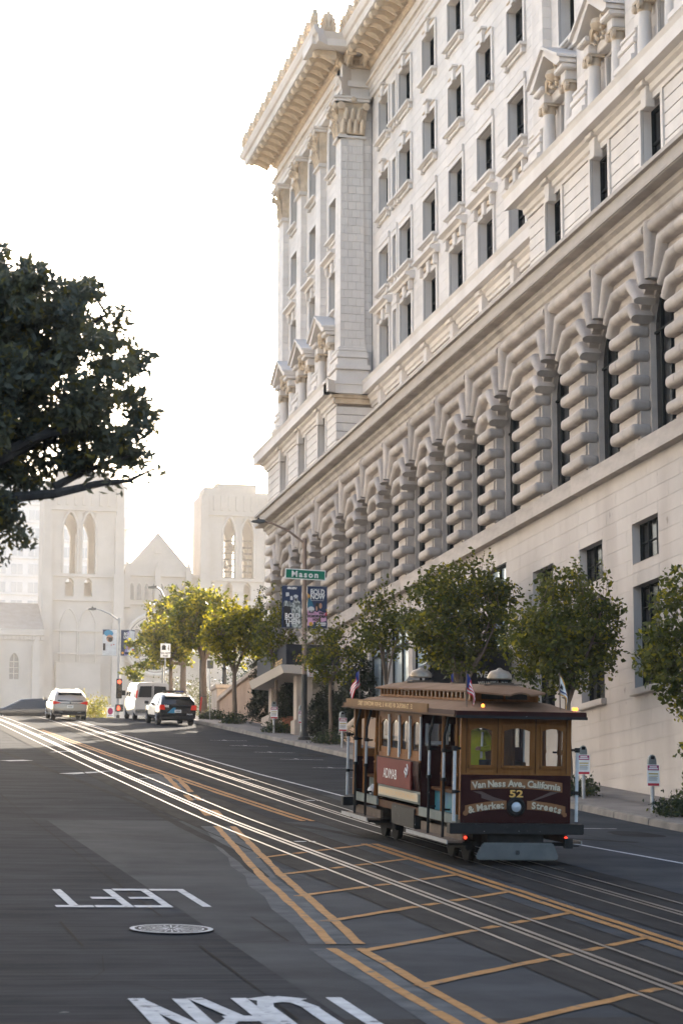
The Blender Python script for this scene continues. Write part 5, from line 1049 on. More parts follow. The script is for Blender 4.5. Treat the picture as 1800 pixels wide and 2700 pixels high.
# do-not-pass sign, name signs, thin poles
dn = thing('traffic_sign', (17.9+1.0, 131, SW(131)), 'white do not pass sign with tram and walking figure on a thin pole', 'sign')
MB().tube([(0, 0, 0), (0, 0, 4.05)], .035, 8).build('pole', 'galvanised', dn, False); d2 = MB().box(-.28, .28, -.07, -.05, 3.2, 3.98).build('plate', 'sign_white', dn, False, bevel=.01)
MB().box(-.2, .02, -.075, -.07, 3.62, 3.85).box(-.17, -.01, -.075, -.07, 3.86, 3.9).build('tram_symbol', 'print_black', d2, False); MB().add([(.15+x*.4, -.075, 3.55+z) for x, z in ((-.05, .1), (.05, .1), (.1, .0), (.14, .02), (.08, .2), (.1, .3), (.05, .36), (0, .3), (-.05, .2))], [tuple(range(9))]).build('walker_symbol', 'print_black', d2, False)
text('lettering', 'DO NOT', .13, 'print_black', d2, front_mtx(0, -.078, 3.44), offset=.004); text('lettering', 'PASS', .13, 'print_black', d2, front_mtx(0, -.078, 3.29), offset=.004)
tb = thing('street_sign', (20.3, 127.5, SW(127.5)), 'white street name plate reading Tony Bennett on a dark post', 'sign')
MB().tube([(0, 0, 0), (0, 0, 4.1)], .05, 8).build('post', 'pole_black', tb, False); MB().box(-.45, .35, -.07, -.05, 3.45, 3.75).build('plate', 'sign_white', tb, False); MB().box(-.3, .45, -.07, -.05, 3.85, 4.1).build('plate', 'sign_white', tb, False)
text('lettering', 'Tony Bennett', .125, 'print_black', tb, front_mtx(-.05, -.075, 3.6)); text('lettering', 'Mason', .15, 'print_black', tb, front_mtx(.07, -.075, 3.97))
tp = thing('sign_pole', (19.4, 118.8, SW(118.8)), 'thin plain sign pole rising beside the red scooter', 'pole'); MB().tube([(0, 0, 0), (0, 0, 3.0)], .03, 8).build('post', 'galvanised', tp, False); MB().box(-.15, .15, -.05, -.04, 2.55, 2.95).build('plate', 'grey_metal', tp, False)
fl = thing('street_lamp', (21.0, 146.5, SW(146)), 'grey cobra street lamp poking out above the sunlit tree crowns', 'street lamp', 'cobra head street lamps')
MB().tube([(0, 0, 0), (0, 0, 8.1), (-.2, 0, 8.5), (-.5, 0, 8.7)], .06, 8).build('pole', 'galvanised', fl, False); MB().prism([(-.45, 8.62), (-.45, 8.78), (-.95, 8.7), (-.95, 8.6)], -.13, .13, 'y').build('lamp_head', 'grey_metal', fl, False)
# ornate lamp standard by the stair
ol = thing('lamp_standard', (21.6, 127.5, SW(127)), 'dark ornate lamp standard with several globes by the garden wall', 'street lamp')
MB().lathe([(.3, 0), (.3, .5), (.22, .6), (.28, .7), (.14, .9), (.11, 2.6), (.16, 2.65), (.08, 2.75), (.07, 4.0)], n=14).build('column', 'pole_black', ol, False, smooth=True)
for k in range(4):
    a = math.pi/2*k+.4; c_, s_ = math.cos(a), math.sin(a)
    ar_ = MB().tube([(0, 0, 3.1), (.25*c_, .25*s_, 2.95), (.45*c_, .45*s_, 3.2)], .035, 6).build('arm', 'pole_black', ol, False); MB().lathe([(.04, 3.2), (.13, 3.3), (.13, 3.42), (.05, 3.55), (0, 3.58)], (.45*c_, .45*s_, 0), 10).build('globe', 'canopy_white', ar_, False, smooth=True)
MB().lathe([(.05, 4.0), (.16, 4.12), (.16, 4.28), (.05, 4.42), (0, 4.45)], n=10).build('globe', 'canopy_white', ol, False, smooth=True)
# red scooter
ss = thing('electric_scooter', (19.2, 119.8, SW(119.8)), 'red and black electric scooter parked on the pavement edge by the thin pole', 'scooter', rz=R(100))
MB().box(-.5, .2, -.08, .08, .12, .18).build('deck', 'plastic', ss, False, bevel=.02); MB().tube([(.28, 0, .12), (.36, 0, .5)], .035, 8).build('fork', 'plastic', ss, False); MB().tube([(.36, 0, .45), (.16, 0, 1.12)], .045, 8).build('stem', 'scooter_red', ss, False); MB().tube([(.16, -.24, 1.16), (.16, .24, 1.16)], .022, 8).build('handlebar', 'plastic', ss, False); MB().tube([(.2, 0, .16), (.36, 0, .45)], .03, 6).build('neck', 'scooter_red', ss, False)
for x in (-.55, .34): MB().lathe([(.06, -.03), (.13, -.035), (.15, 0), (.13, .035), (.06, .03)], (x, 0, .15), 16, 'y').build('wheel', 'tyre', ss, False, smooth=True)
# hotel entrance canopy ------------------------------------------------------------
cy0, cy1 = 99.6, 106.4; zc = 10.45
cp = thing('entrance_canopy', (20.6, 100.5, SW(100)), 'black hotel entrance canopy with pale underside over the pavement', 'canopy')
MB().box(19.5, 21.8, cy0, cy1, zc+.35, zc+1.25).build('awning_cloth', 'awning', cp, bevel=.04); MB().prism([(19.2, zc+.34), (19.35, zc+.0), (21.8, zc-.12), (21.8, zc+.34)], cy0-.3, cy1+.4, 'y').build('soffit', 'canopy_white', cp)
text('lettering', 'Fairmont', .42, 'gold', cp, Matrix.Translation((19.44, cy0+1.4, zc+.62)) @ Matrix.Rotation(R(-90), 4, 'Z') @ Matrix.Rotation(R(90), 4, 'X'), world=True, shear=.3); text('lettering', 'Fairmont', .40, 'gold', cp, front_mtx(20.6, cy0-.01, zc+.62), world=True, shear=.3)
for y in (cy0+.6, cy1-.5): MB().box(20.0, 20.7, y-.35, y+.35, gz(y), zc-.02).build('pier', 'coping', cp, bevel=.02)
for y in (cy0+.6, cy1-.5): MB().box(19.9, 20.8, y-.45, y+.45, gz(y), gz(y)+.75).build('plinth', 'coping', cp, bevel=.02)
# second awning with lettering ----------------------------------------------------------
aw2 = thing('shop_awning', (20.4, 74.8, SW(74)), 'black domed awning with white and red lettering behind the trees', 'awning')
pr = [(18.95, 6.9), (18.95, 7.85), (19.2, 8.2), (19.7, 8.5), (20.4, 8.68), (21.1, 8.7), (21.8, 8.62), (21.8, 6.9)]
MB().prism(pr, 74.0, 76.6, 'y').build('cloth', 'awning', aw2, smooth=True)
for x in (19.05, 20.4): MB().tube([(x, 74.1, SW(74)), (x, 74.1, 6.95)], .04, 8).build('support_pole', 'galvanised', aw2)
for sx_, ch, m_ in ((20.83, 'IVE', 'sign_white'), (21.22, 'Fit', 'red_print'), (21.52, 'F', 'sign_white')): text('lettering', ch, .27, m_, aw2, front_mtx(sx_, 73.985, 7.86), world=True, offset=.008)
text('lettering', 'WELLNESS CLINIC', .125, 'sign_white', aw2, front_mtx(21.2, 73.985, 7.6), world=True, offset=.003)
# garden walls, planters, ramps -----------------------------------------------------------
gw = thing('garden_wall', (21.0, 118, gz(118)), 'sloping brown garden wall with pale stepped coping beyond the canopy', 'wall')
b = MB(); top = [(113.6, 11.75), (116.5, 11.6), (116.55, 11.28), (120.5, 11.2), (120.55, 10.95), (125.5, 10.9+.35)]; top = [(112.8, 12.1), (116.4, 12.0), (120.5, 11.85), (125.4, 11.6)]
b.prism([(112.8, gz(112)-.2)]+[(125.4, gz(125)-.2)]+top[::-1], 21.0, 21.6, 'x'); b.build('wall', 'garden_wall', gw)
for (a, za), (c, zc_) in zip(top[:-1], top[1:]): MB().prism([(a+.01, za+.0), (c-.01, zc_), (c-.01, zc_+.22), (a+.01, za+.22)], 20.85, 21.75, 'x').build('coping_stone', 'coping', gw, bevel=.02)
MB().box(20.85, 21.9, 125.4, 127.2, gz(125), 12.3).build('end_pier', 'coping', gw, bevel=.03); MB().box(20.75, 22.0, 125.3, 127.3, 12.3, 12.5).build('pier_cap', 'coping', gw, bevel=.03)
pb = thing('planter_box', (20.9, 107.5, gz(107)), 'cream stone planter box at the foot of the garden wall', 'planter'); MB().box(20.4, 21.4, 105.9, 110.2, gz(105)-.2, gz(110)+.55).build('box', 'coping', pb, bevel=.03); MB().box(20.5, 21.3, 106, 110.1, gz(110)+.5, gz(110)+.56).build('soil', 'earth', pb)
rw = thing('ramp_wall', (20.9, 88.5, gz(88)), 'low curved stone ramp wall with rounded coping behind the thin street tree', 'wall')
pts = [(95.2, SW(95)+.12), (92, SW(92)+.85), (88, SW(88)+1.75), (84.6, SW(84.6)+2.2), (82.5, SW(82)+2.3)]
b = MB(); b.prism([(p[0], p[1]) for p in pts]+[(p[0], gz(p[0])-.1) for p in pts[::-1]], 20.75, 21.0, 'x'); b.build('wall', 'garden_wall', rw); MB().tube([(20.88, y, z+.05) for y, z in pts], .2, 10).build('coping', 'coping', rw, smooth=True)
# ------------------------------------------------------------------ vehicles: local y forward (away from the camera), rear at y=0
def lofted(sections, mirror=True):
    """sections: list of (y, [(x,z)...]) half outlines from bottom centre to top centre (x>=0)"""
    b = MB(); n = len(sections[0][1]); full = []
    for y, pts in sections:
        full.append([(x, y, z) for x, z in pts]+[(-x, y, z) for x, z in pts[::-1]])
    m = 2*n; vs = [p for s in full for p in s]
    fs = [(i*m+k, i*m+(k+1) % m, (i+1)*m+(k+1) % m, (i+1)*m+k) for i in range(len(full)-1) for k in range(m)]
    fs += [tuple(range(m))[::-1], tuple(range((len(full)-1)*m, len(full)*m))]
    return b.add(vs, fs)
def wheels(o, ys, hw, r=.36):
    for y in ys:
        for s_ in (-1, 1):
            wl = MB().lathe([(.22, -.11), (r-.03, -.11), (r, -.08), (r, .08), (r-.03, .11), (.22, .11)], (s_*(hw-.12), y, r), 22, 'x').build('wheel', 'tyre', o, False, smooth=True)
            MB().lathe([(.0, -.115*1), (.21, -.1), (.22, .1), (0, .115)], (s_*(hw-.12), y, r), 16, 'x').build('rim', 'rim', wl, False)
            for k in range(5): a = 2*math.pi*k/5; MB().tube([(s_*(hw-.0), y, r), (s_*(hw-.0), y+.2*math.cos(a), r+.2*math.sin(a))], .03, 5).build('spoke', 'rim', wl, False)
def suv(name, loc, label, W, Hh, L, mbody, cat='car', van=False, rz=0, rx=0, mroof=None):
    o = thing(name, loc, label, cat, rz=rz, rx=rx); w_ = W/2
    if van: st = [(0.0, .80, .995), (.06, .84, 1.0), (.4, .86, 1.0), (3.4, .84, 1.0), (4.3, .42, .95), (5.0, .36, .9), (L, .3, .84)]
    else: st = [(0.0, .40, .955), (.12, .60, .985), (.5, .78, .995), (1.2, .9, 1.0), (2.4, .88, 1.0), (3.4, .50, .985), (4.3, .42, .95), (L, .3, .84)]
    belt_ = Hh*(.58 if not van else .56); secs = []
    for y, tp, wf in st:
        ww = w_*wf
        if van: roof = Hh if y < 3.6 else (belt_+.05 if y > 4.2 else Hh*.96); rf = .84 if y < 3.6 else .82
        else:
            roof = {0.0: belt_+.02, .12: Hh*.79, .5: Hh*.95, 1.2: Hh*.995, 2.4: Hh*.985, 3.4: belt_+.08, 4.3: belt_, L: belt_-.14}[y]; rf = .74
            if y == 0.0: rf = .93
            if y == .12: rf = .86
        secs.append((y, [(0, .26), (ww*.86, .26), (ww*.97, .42), (ww, .62), (ww*.99, belt_-.06), (ww*(.95 if roof > belt_+.1 else .93), min(belt_+.01, roof-.02)), (ww*(rf+.04), roof-.10*min(1, (roof-belt_)/.5) if roof > belt_+.1 else roof-.01), (ww*rf*.93, roof-.02 if roof > belt_+.1 else roof), (0, roof+.015)]))
    bd = lofted(secs).build('body', mbody, o, False, smooth=True)
    return o, bd, belt_, w_
lx_y = 118.2; rxs = math.atan((gz(122)-gz(118))/4)
o, bd, bt, w_ = suv('champagne_suv', (12.4, lx_y, gz(lx_y)+.02), 'champagne coloured SUV driving away up the tracks at the crest', 1.89, 1.64, 4.7, 'champagne', rx=rxs)
def rear_kit(o, bt, w_, Hh, glassm, tail='wedge', plate='white'):
    MB().add([(-w_*.72, .06, bt+.04), (w_*.72, .06, bt+.04), (w_*.66, .30, Hh*.86), (-w_*.66, .30, Hh*.86)], [(0, 1, 2, 3)]).build('rear_window', glassm, o, False).location = (0, -.06, .015)
    MB().prism([(.24, Hh*.86), (.52, Hh*.97), (.1, Hh*.9)], -w_*.66, w_*.66, 'x').build('spoiler', 'plastic' if glassm == 'x' else 'car_glass', o, False)
    MB().box(-w_*.93, w_*.93, -.05, .2, .3, .52).build('bumper', 'plastic', o, False, bevel=.05)
    pl = MB().box(-.17, .17, -.035, -.01, bt-.30, bt-.15).build('licence_plate', 'sign_white', o, False); MB().box(-.12, .12, -.04, -.035, bt-.25, bt-.2).build('plate_text', 'print_grey', pl, False)
    for s_ in (-1, 1):
        if tail == 'wedge': pts = [(s_*w_*.52, bt-.03), (s_*w_*.97, bt-.12), (s_*w_*.99, bt+.06), (s_*w_*.9, bt+.08)]
        elif tail == 'box': pts = [(s_*w_*.68, bt-.16), (s_*w_*.98, bt-.16), (s_*w_*.98, bt+.1), (s_*w_*.72, bt+.08)]
        else: pts = [(s_*w_*.86, bt-.02), (s_*w_*.99, bt-.02), (s_*w_*.97, bt+.36), (s_*w_*.86, bt+.36)]
        MB().prism(pts, -.035, .14, 'y').build('tail_light', 'tail_red', o, False, bevel=.01)
rear_kit(o, bt, w_, 1.64, 'car_glass'); wheels(o, (.85, 3.7), .94, .37)
MB().box(-.55, .55, -.03, .02, bt-.08, bt-.05).build('chrome_strip', 'chrome', o, False); MB().lathe([(.05, 0), (.05, -.012), (.03, -.014), (.03, 0)], (0, -.03, bt+.0), 12, 'y').build('badge', 'chrome', o, False)
for s_ in (-1, 1):
    MB().prism([(s_*.5-.12, .40), (s_*.5+.12, .40), (s_*.5+.1, .47), (s_*.5-.1, .47)], -.07, 0, 'y').build('exhaust_tip', 'chrome', o, False); MB().prism([(s_*1.0, 1.0), (s_*1.16, 1.02), (s_*1.16, 1.16), (s_*1.0, 1.14)], 2.95, 3.12, 'y').build('mirror', 'champagne', o, False, bevel=.02); MB().box(s_*.55-.02, s_*.55+.02, .9, 2.7, 1.62, 1.67).build('roof_rail', 'chrome', o, False); MB().add([(s_*.925, .75, bt+.04), (s_*.935, 2.9, bt+.04), (s_*.76, 2.3, 1.54), (s_*.74, .95, 1.52)], [(0, 1, 2, 3)]).build('side_window', 'car_glass', o, False); MB().box(s_*.88-.05, s_*.88+.05, .6, 3.9, .26, .34).build('sill', 'plastic', o, False)
MB().box(-.5, .5, -.06, .0, .3, .42).build('diffuser', 'print_black', o, False)
o, bd, bt, w_ = suv('police_suv', (16.95, 113.2, gz(113.2)+.0), 'black and white police SUV number 388 parked at the kerb', 1.95, 1.66, 4.9, 'police_black', rx=rxs, rz=R(2))
rear_kit(o, bt, w_, 1.66, 'car_glass', 'box'); wheels(o, (.9, 3.9), .97, .38)
lb_ = MB().box(-.55, .55, 1.35, 1.6, 1.69, 1.78).build('light_bar', 'plastic', o, False, bevel=.02); MB().box(-.5, -.1, 1.33, 1.36, 1.7, 1.76).build('lens', 'dark_lens', lb_, False); MB().box(.1, .5, 1.33, 1.36, 1.7, 1.76).build('lens', 'flag_blue', lb_, False)
for s_ in (-1, 1): MB().add([(s_*.98, 1.2, .5), (s_*.985, 3.2, .5), (s_*.985, 3.2, bt), (s_*.98, 1.2, bt)], [(0, 1, 2, 3)]).build('white_door_panel', 'van_white', o, False); MB().add([(s_*.945, .75, bt+.04), (s_*.955, 3.0, bt+.04), (s_*.78, 2.35, 1.55), (s_*.76, .95, 1.53)], [(0, 1, 2, 3)]).build('side_window', 'car_glass', o, False); MB().prism([(s_*1.0, 1.02), (s_*1.2, 1.04), (s_*1.2, 1.2), (s_*1.0, 1.18)], 3.0, 3.2, 'y').build('mirror', 'plastic', o, False, bevel=.02)
text('number', '388', .17, 'sign_white', o, front_mtx(-.6, -.02, bt+.02), offset=.006); text('lettering', 'POLICE', .09, 'sign_white', o, front_mtx(.62, -.02, bt-.38), offset=.002); MB().prism([(-.55, bt-.32), (-.25, bt-.05), (-.12, bt-.05), (-.12, bt-.32)], -.02, .0, 'y').build('blue_stripe', 'cap_blue', o, False)
o, bd, bt, w_ = suv('white_van', (16.9, 121.5, gz(121.5)+.0), 'white passenger van parked at the kerb ahead of the police SUV', 1.95, 2.05, 5.6, 'van_white', 'van', True, rx=math.atan((gz(126)-gz(121.5))/4.5))
for s_ in (-1, 1):
    MB().add([(s_*.06, -.012, 1.25), (s_*.80, -.012, 1.25), (s_*.70, -.0, 1.85), (s_*.06, -.0, 1.87)], [(0, 1, 2, 3)]).build('rear_window', 'car_glass', o, False).location = (0, -.012, 0); MB().prism([(s_*.85, 1.2), (s_*.95, 1.2), (s_*.90, 1.62), (s_*.82, 1.62)], -.03, .05, 'y').build('tail_light', 'tail_red', o, False); MB().prism([(s_*.98, 1.3), (s_*1.2, 1.3), (s_*1.2, 1.58), (s_*.98, 1.58)], 4.0, 4.15, 'y').build('mirror', 'plastic', o, False, bevel=.02)
    for y0, y1 in ((.5, 1.6), (1.75, 2.9), (3.0, 3.8)): MB().add([(s_*.968, y0, 1.25), (s_*.968, y1, 1.25), (s_*.88, y1, 1.8), (s_*.88, y0, 1.8)], [(0, 1, 2, 3)]).build('side_window', 'car_glass', o, False)
MB().box(-.95, .95, -.1, .1, .42, .6).build('bumper', 'chrome', o, False, bevel=.03); MB().box(-.01, .01, -.012, .0, .62, 1.95).build('door_gap', 'print_black', o, False); wheels(o, (.9, 4.3), .95, .37); MB().box(.12, .32, -.03, -.01, .95, 1.0).build('door_handle', 'plastic', o, False)
o, bd, bt, w_ = suv('dark_car', (14.1, 137, gz(137)-.22), 'dark car just over the crest at the left, only its roof and red light showing', 1.8, 1.42, 4.4, 'dark_car', rz=R(70)); rear_kit(o, bt, w_, 1.42, 'car_glass'); wheels(o, (.85, 3.5), .9, .33)
for s_ in (-1, 1): MB().add([(s_*.87, .75, bt+.04), (s_*.88, 2.9, bt+.04), (s_*.71, 2.3, 1.33), (s_*.69, .95, 1.31)], [(0, 1, 2, 3)]).build('side_window', 'car_glass', o, False)
for n_, k_ in (('champagne_suv', .91), ('police_suv', .92), ('white_van', .93)): bpy.data.objects[n_].scale = (k_,)*3
# ------------------------------------------------------------------ vegetation
def arr_mesh(name, V, nq, mats, mi=None):
    me = bpy.data.meshes.new(name); n = len(V)//4; me.vertices.add(n*4); me.vertices.foreach_set('co', V.astype(np.float32).ravel())
    me.loops.add(n*4); me.loops.foreach_set('vertex_index', np.arange(n*4, dtype=np.int32)); me.polygons.add(n); me.polygons.foreach_set('loop_start', np.arange(0, n*4, 4, dtype=np.int32))
    for m in mats: me.materials.append(MATS[m])
    if mi is not None: me.polygons.foreach_set('material_index', mi.astype(np.int32))
    me.update(calc_edges=True); me.validate(); return me
def leaves(C_, size, asp=.55, up=.25, jit=.5):
    n = len(C_); d = RNG.normal(size=(n, 3)); d[:, 2] += up; d /= np.linalg.norm(d, axis=1)[:, None]; e = RNG.normal(size=(n, 3)); s = np.cross(d, e); s /= np.linalg.norm(s, axis=1)[:, None]+1e-9
    L = size*(1+jit*RNG.uniform(-1, 1, n))[:, None]; nn = np.cross(d, s)
    V = np.stack([C_-d*L*.5, C_+s*L*asp*.5+nn*L*.06, C_+d*L*.5, C_-s*L*asp*.5+nn*L*.06], 1); return V.reshape(-1, 3)
def pts_in(ells, n, shell=.45, seed=0):
    out = []
    while len(out) < n:
        c, r = ells[int(RNG.integers(len(ells)))] if len(ells) < 2 else ells[int(RNG.choice(len(ells), p=np.array([e[1][0]*e[1][1]*e[1][2] for e in ells])/sum(e[1][0]*e[1][1]*e[1][2] for e in ells)))]
        d = RNG.normal(size=3); d /= np.linalg.norm(d); q = (shell+(1-shell)*RNG.random()**.6) if RNG.random() < .82 else RNG.random()**.5
        out.append(np.array(c)+d*np.array(r)*q)
    return np.array(out)
def tree(name, loc, label, ells, trunk, nclump, per, lsize, mats, wts, crad=.28, barkm='bark', tr=.11, sprigs=0, group=None, cat='tree', asp=.6, gap=None, limbs=5, lean=(0, 0)):
    """ells: crown ellipsoids relative to base ((cx,cy,cz),(rx,ry,rz)); trunk: height of the first fork"""
    o = thing(name, loc, label, cat, group)
    nclump = int(nclump*1.12); cl = pts_in(ells, nclump)
    if gap:
        keep = np.ones(len(cl), bool)
        for g, gr in gap: keep &= np.linalg.norm((cl-np.array(g)), axis=1) > gr
        cl = cl[keep]
    top = Vector((lean[0], lean[1], trunk)); b = MB()
    b.tube([(0, 0, -.1), (lean[0]*.3+.02, lean[1]*.3, trunk*.35), (lean[0]*.7-.02, lean[1]*.7, trunk*.7), top], [tr*1.25, tr, tr*.92, tr*.85], 9)
    t = b.build('trunk', barkm, o, False, smooth=True)
    ends = []
    sel = cl[RNG.choice(len(cl), min(limbs, len(cl)), replace=False)]
    cen = np.mean([np.array(e[0]) for e in ells], 0)
    for k in range(limbs):
        a = 2*math.pi*k/limbs+random.uniform(-.4, .4); e = ells[k % len(ells)]; tip = Vector((e[0][0]+e[1][0]*.62*math.cos(a), e[0][1]+e[1][1]*.62*math.sin(a), e[0][2]+e[1][2]*random.uniform(-.1, .6)))
        mid = top.lerp(tip, .5)+Vector((random.uniform(-.15, .15), random.uniform(-.15, .15), random.uniform(-.05, .25)))
        MB().tube([top-Vector((0, 0, .08)), top.lerp(mid, .5)+Vector((0, 0, .05)), mid, mid.lerp(tip, .5), tip], [tr*.62, tr*.5, tr*.4, tr*.28, tr*.13], 7).build('limb', barkm, t, False, smooth=True)
        ends += [top.lerp(mid, .6), mid, mid.lerp(tip, .5), tip]
    tw = MB(); EN = np.array([tuple(e) for e in ends])
    for c in cl[::max(1, len(cl)//90)]:
        i = np.argmin(np.linalg.norm(EN-c, axis=1)); p = Vector(EN[i]); q = Vector(c); m_ = p.lerp(q, .5)+Vector((random.uniform(-.1, .1), random.uniform(-.1, .1), random.uniform(-.05, .1))); tw.tube([p, m_, q], [tr*.16, tr*.11, tr*.05], 4, cap=False)
    nd = RNG.normal(size=(len(cl)*per, 3)); nd = nd/(np.linalg.norm(nd, axis=1)[:, None])*(RNG.random(len(nd))**.45)[:, None]*1.75; P_ = np.repeat(cl, per, 0)+nd*crad*np.array([1, 1, .75])
    if sprigs:
        ex = []
        for _ in range(sprigs):
            e = ells[int(RNG.integers(len(ells)))]; a = RNG.random()*2*math.pi; r = RNG.random()**.5; x = e[0][0]+e[1][0]*r*math.cos(a)*.95; y = e[0][1]+e[1][1]*r*math.sin(a)*.95; z = e[0][2]+e[1][2]*math.sqrt(max(0, 1-r*r*.9)); h = RNG.uniform(.3, .8); dx, dy = RNG.normal(size=2)*.09
            tw.tube([(x, y, z-.2), (x+dx*.5, y+dy*.5, z+h*.5), (x+dx, y+dy, z+h)], [.008, .006, .003], 3, cap=False)
            for t_ in np.linspace(.1, 1, int(h*14)): ex.append((x+dx*t_+RNG.normal()*.05, y+dy*t_+RNG.normal()*.05, z+h*t_))
        P_ = np.vstack([P_, np.array(ex)])
    tw.build('twigs', barkm, t, False, kind='stuff')
    V = leaves(P_, lsize*1.3, asp); n = len(P_); mi = RNG.choice(len(mats), n, p=wts)
    me = arr_mesh('crown', V, n, mats, mi); c_ = bpy.data.objects.new('crown', me); COL.objects.link(c_); c_.parent = o; c_['kind'] = 'stuff'
    return o
def st_tree(x, y, cz, rx, rz, label, n=150, per=42, ls=.115, m=('leaf_plane', 'leaf_sunny'), w_=(.8, .2), sp=26, trunk=2.4, dx=0, tr=.09, ry=None, crad=.24, extra=()):
    z = SW(y); ry = ry or rx*1.05
    ells = [((dx, 0, cz-z), (rx, ry, rz)), ((dx-rx*.35, .1, cz-z-rz*.15), (rx*.7, ry*.7, rz*.62)), ((dx+rx*.4, -.1, cz-z+rz*.1), (rx*.62, ry*.7, rz*.75))]+list(extra)
    return tree('street_tree', (x, y, z), label, ells, trunk, n, per, ls, list(m), list(w_), crad, sprigs=sp, tr=tr, group='street trees along the right pavement', limbs=6, gap=[((dx+rx*random.uniform(-.9, .9), -ry*random.uniform(.1, .9), cz-z+rz*random.uniform(-.8, .9)), random.uniform(.22, .42)) for _ in range(9)])
st_tree(19.85, 52.3, 6.4, 1.15, 1.75, 'leafy street tree cut off by the right edge of the picture', 150, 46, .105, tr=.08, trunk=1.5, extra=[((.1, 0, 1.2), (.45, .4, .6)), ((-.1, 0, .7), (.3, .3, .4))])
st_tree(19.6, 61.3, 7.65, 1.5, 1.65, 'round leafy street tree behind the front end of the cable car', 190, 46, .105)
st_tree(19.6, 72.0, 9.35, 1.75, 1.75, 'broad leafy street tree in front of the black lettered awning', 210, 46, .11)
st_tree(19.6, 82.0, 10.35, .95, 1.3, 'slender open street tree above the rear of the cable car roof', 62, 34, .11, tr=.07)
st_tree(19.6, 91.2, 10.35, 1.1, 1.2, 'thin street tree right of the Mason lamp with sparse twigs', 62, 34, .115, tr=.075, w_=(.7, .3))
st_tree(19.6, 102.3, 12.5, 1.05, 1.5, 'sparse forked street tree left of the Mason lamp, in front of the canopy', 54, 34, .12, w_=(.65, .35), tr=.08)
st_tree(19.6, 112.8, 13.7, 1.6, 1.55, 'sunlit yellow green street tree beside the garden wall', 150, 46, .13, w_=(.35, .65), tr=.11)
st_tree(19.6, 122.0, 15.3, 1.75, 1.65, 'dense street tree at the corner with a thick bare trunk', 170, 46, .14, w_=(.6, .4), trunk=3.0, tr=.17, sp=12)
st_tree(22.2, 146.0, 18.7, 2.4, 1.9, 'big round tree rising behind the parked van at the crest', 230, 46, .16, w_=(.6, .4), trunk=4.0, tr=.2, sp=14, extra=[((-2.6, 0, 3.6), (1.1, 1, 1.0)), ((-2.2, 0, 5.2), (1.3, 1.1, 1.3))])
st_tree(19.6, 133.5, 15.8, 1.6, 1.7, 'tree at the crest half hidden behind its brighter neighbours', 120, 40, .15, w_=(.4, .6), trunk=3.2, tr=.12, sp=12)
# the large tree overhanging from the left
MT = (-1.7, 23.0); mz = gz(23)+.16
def rel(x, y, z): return (x-MT[0], y-MT[1], z-mz)
mag = tree('magnolia_tree', (MT[0], MT[1], mz), 'large dark broad-leaved tree overhanging the street at the left edge', [(rel(1.9, 23, 5.22), (1.28, 1.2, 1.12)), (rel(1.2, 23.2, 5.7), (1.3, 1.2, .88)), (rel(.2, 23.2, 5.0), (1.9, 1.8, 1.5)), (rel(.9, 23, 3.85), (1.2, 1.1, .58)), (rel(2.5, 22.9, 4.62), (.62, .6, .42)), (rel(-2, 23.5, 4.6), (2.2, 2.2, 1.8))],
           3.6, 1900, 84, .070, ['leaf_mag', 'leaf_mag2'], [.84, .16], .10, 'bark_dark', .12, 0, None, 'tree', .42, gap=[(rel(2.25, 23, 4.95), .2), (rel(2.35, 22.4, 4.45), .25), (rel(1.95, 22.3, 4.55), .25), (rel(2.2, 23.4, 4.3), .35), (rel(1.8, 23.6, 4.9), .25)], limbs=10)
b = MB(); b.tube([rel(-1.3, 23, 3.2), rel(.4, 22.9, 3.9), rel(1.7, 22.8, 4.0), rel(2.2, 22.7, 4.05), rel(2.65, 22.7, 4.17), rel(2.9, 22.7, 4.2), rel(3.15, 22.7, 4.33)], [.10, .075, .055, .045, .034, .022, .008], 7); b.tube([rel(2.2, 22.8, 4.13), rel(2.5, 22.8, 4.3), rel(2.8, 22.8, 4.42), rel(3.0, 22.8, 4.5)], [.045, .035, .02, .008], 6); b.tube([rel(-.8, 23.4, 3.4), rel(1.3, 23.4, 4.5), rel(2.2, 23.3, 5.0)], [.07, .05, .02], 6); b.tube([rel(.1, 23, 3.7), rel(1.7, 22.6, 4.35), rel(2.4, 22.6, 4.8), rel(2.6, 22.6, 5.1)], [.08, .055, .035, .015], 6); b.tube([rel(1.2, 22.7, 4.15), rel(2.0, 22.5, 4.55), rel(2.7, 22.6, 4.75)], [.06, .04, .015], 6)
b.build('bough', 'bark_dark', mag, False, smooth=True)
tips = np.array([rel(x, 22.8+.2*math.sin(9*x), z) for x, z in ((2.7, 4.35), (2.8, 4.2), (2.95, 4.3), (3.1, 4.36), (3.2, 4.3), (2.9, 4.45), (2.6, 4.3), (2.75, 4.1), (3.05, 4.2), (2.45, 4.4), (2.65, 4.5), (2.5, 4.2))])
V = leaves(np.repeat(tips, 10, 0)+RNG.normal(size=(len(tips)*10, 3))*.08, .095, .38); me = arr_mesh('leaf_sprays', V, 0, ['leaf_mag']); o = bpy.data.objects.new('leaf_sprays', me); COL.objects.link(o); o.parent = mag; o['kind'] = 'stuff'
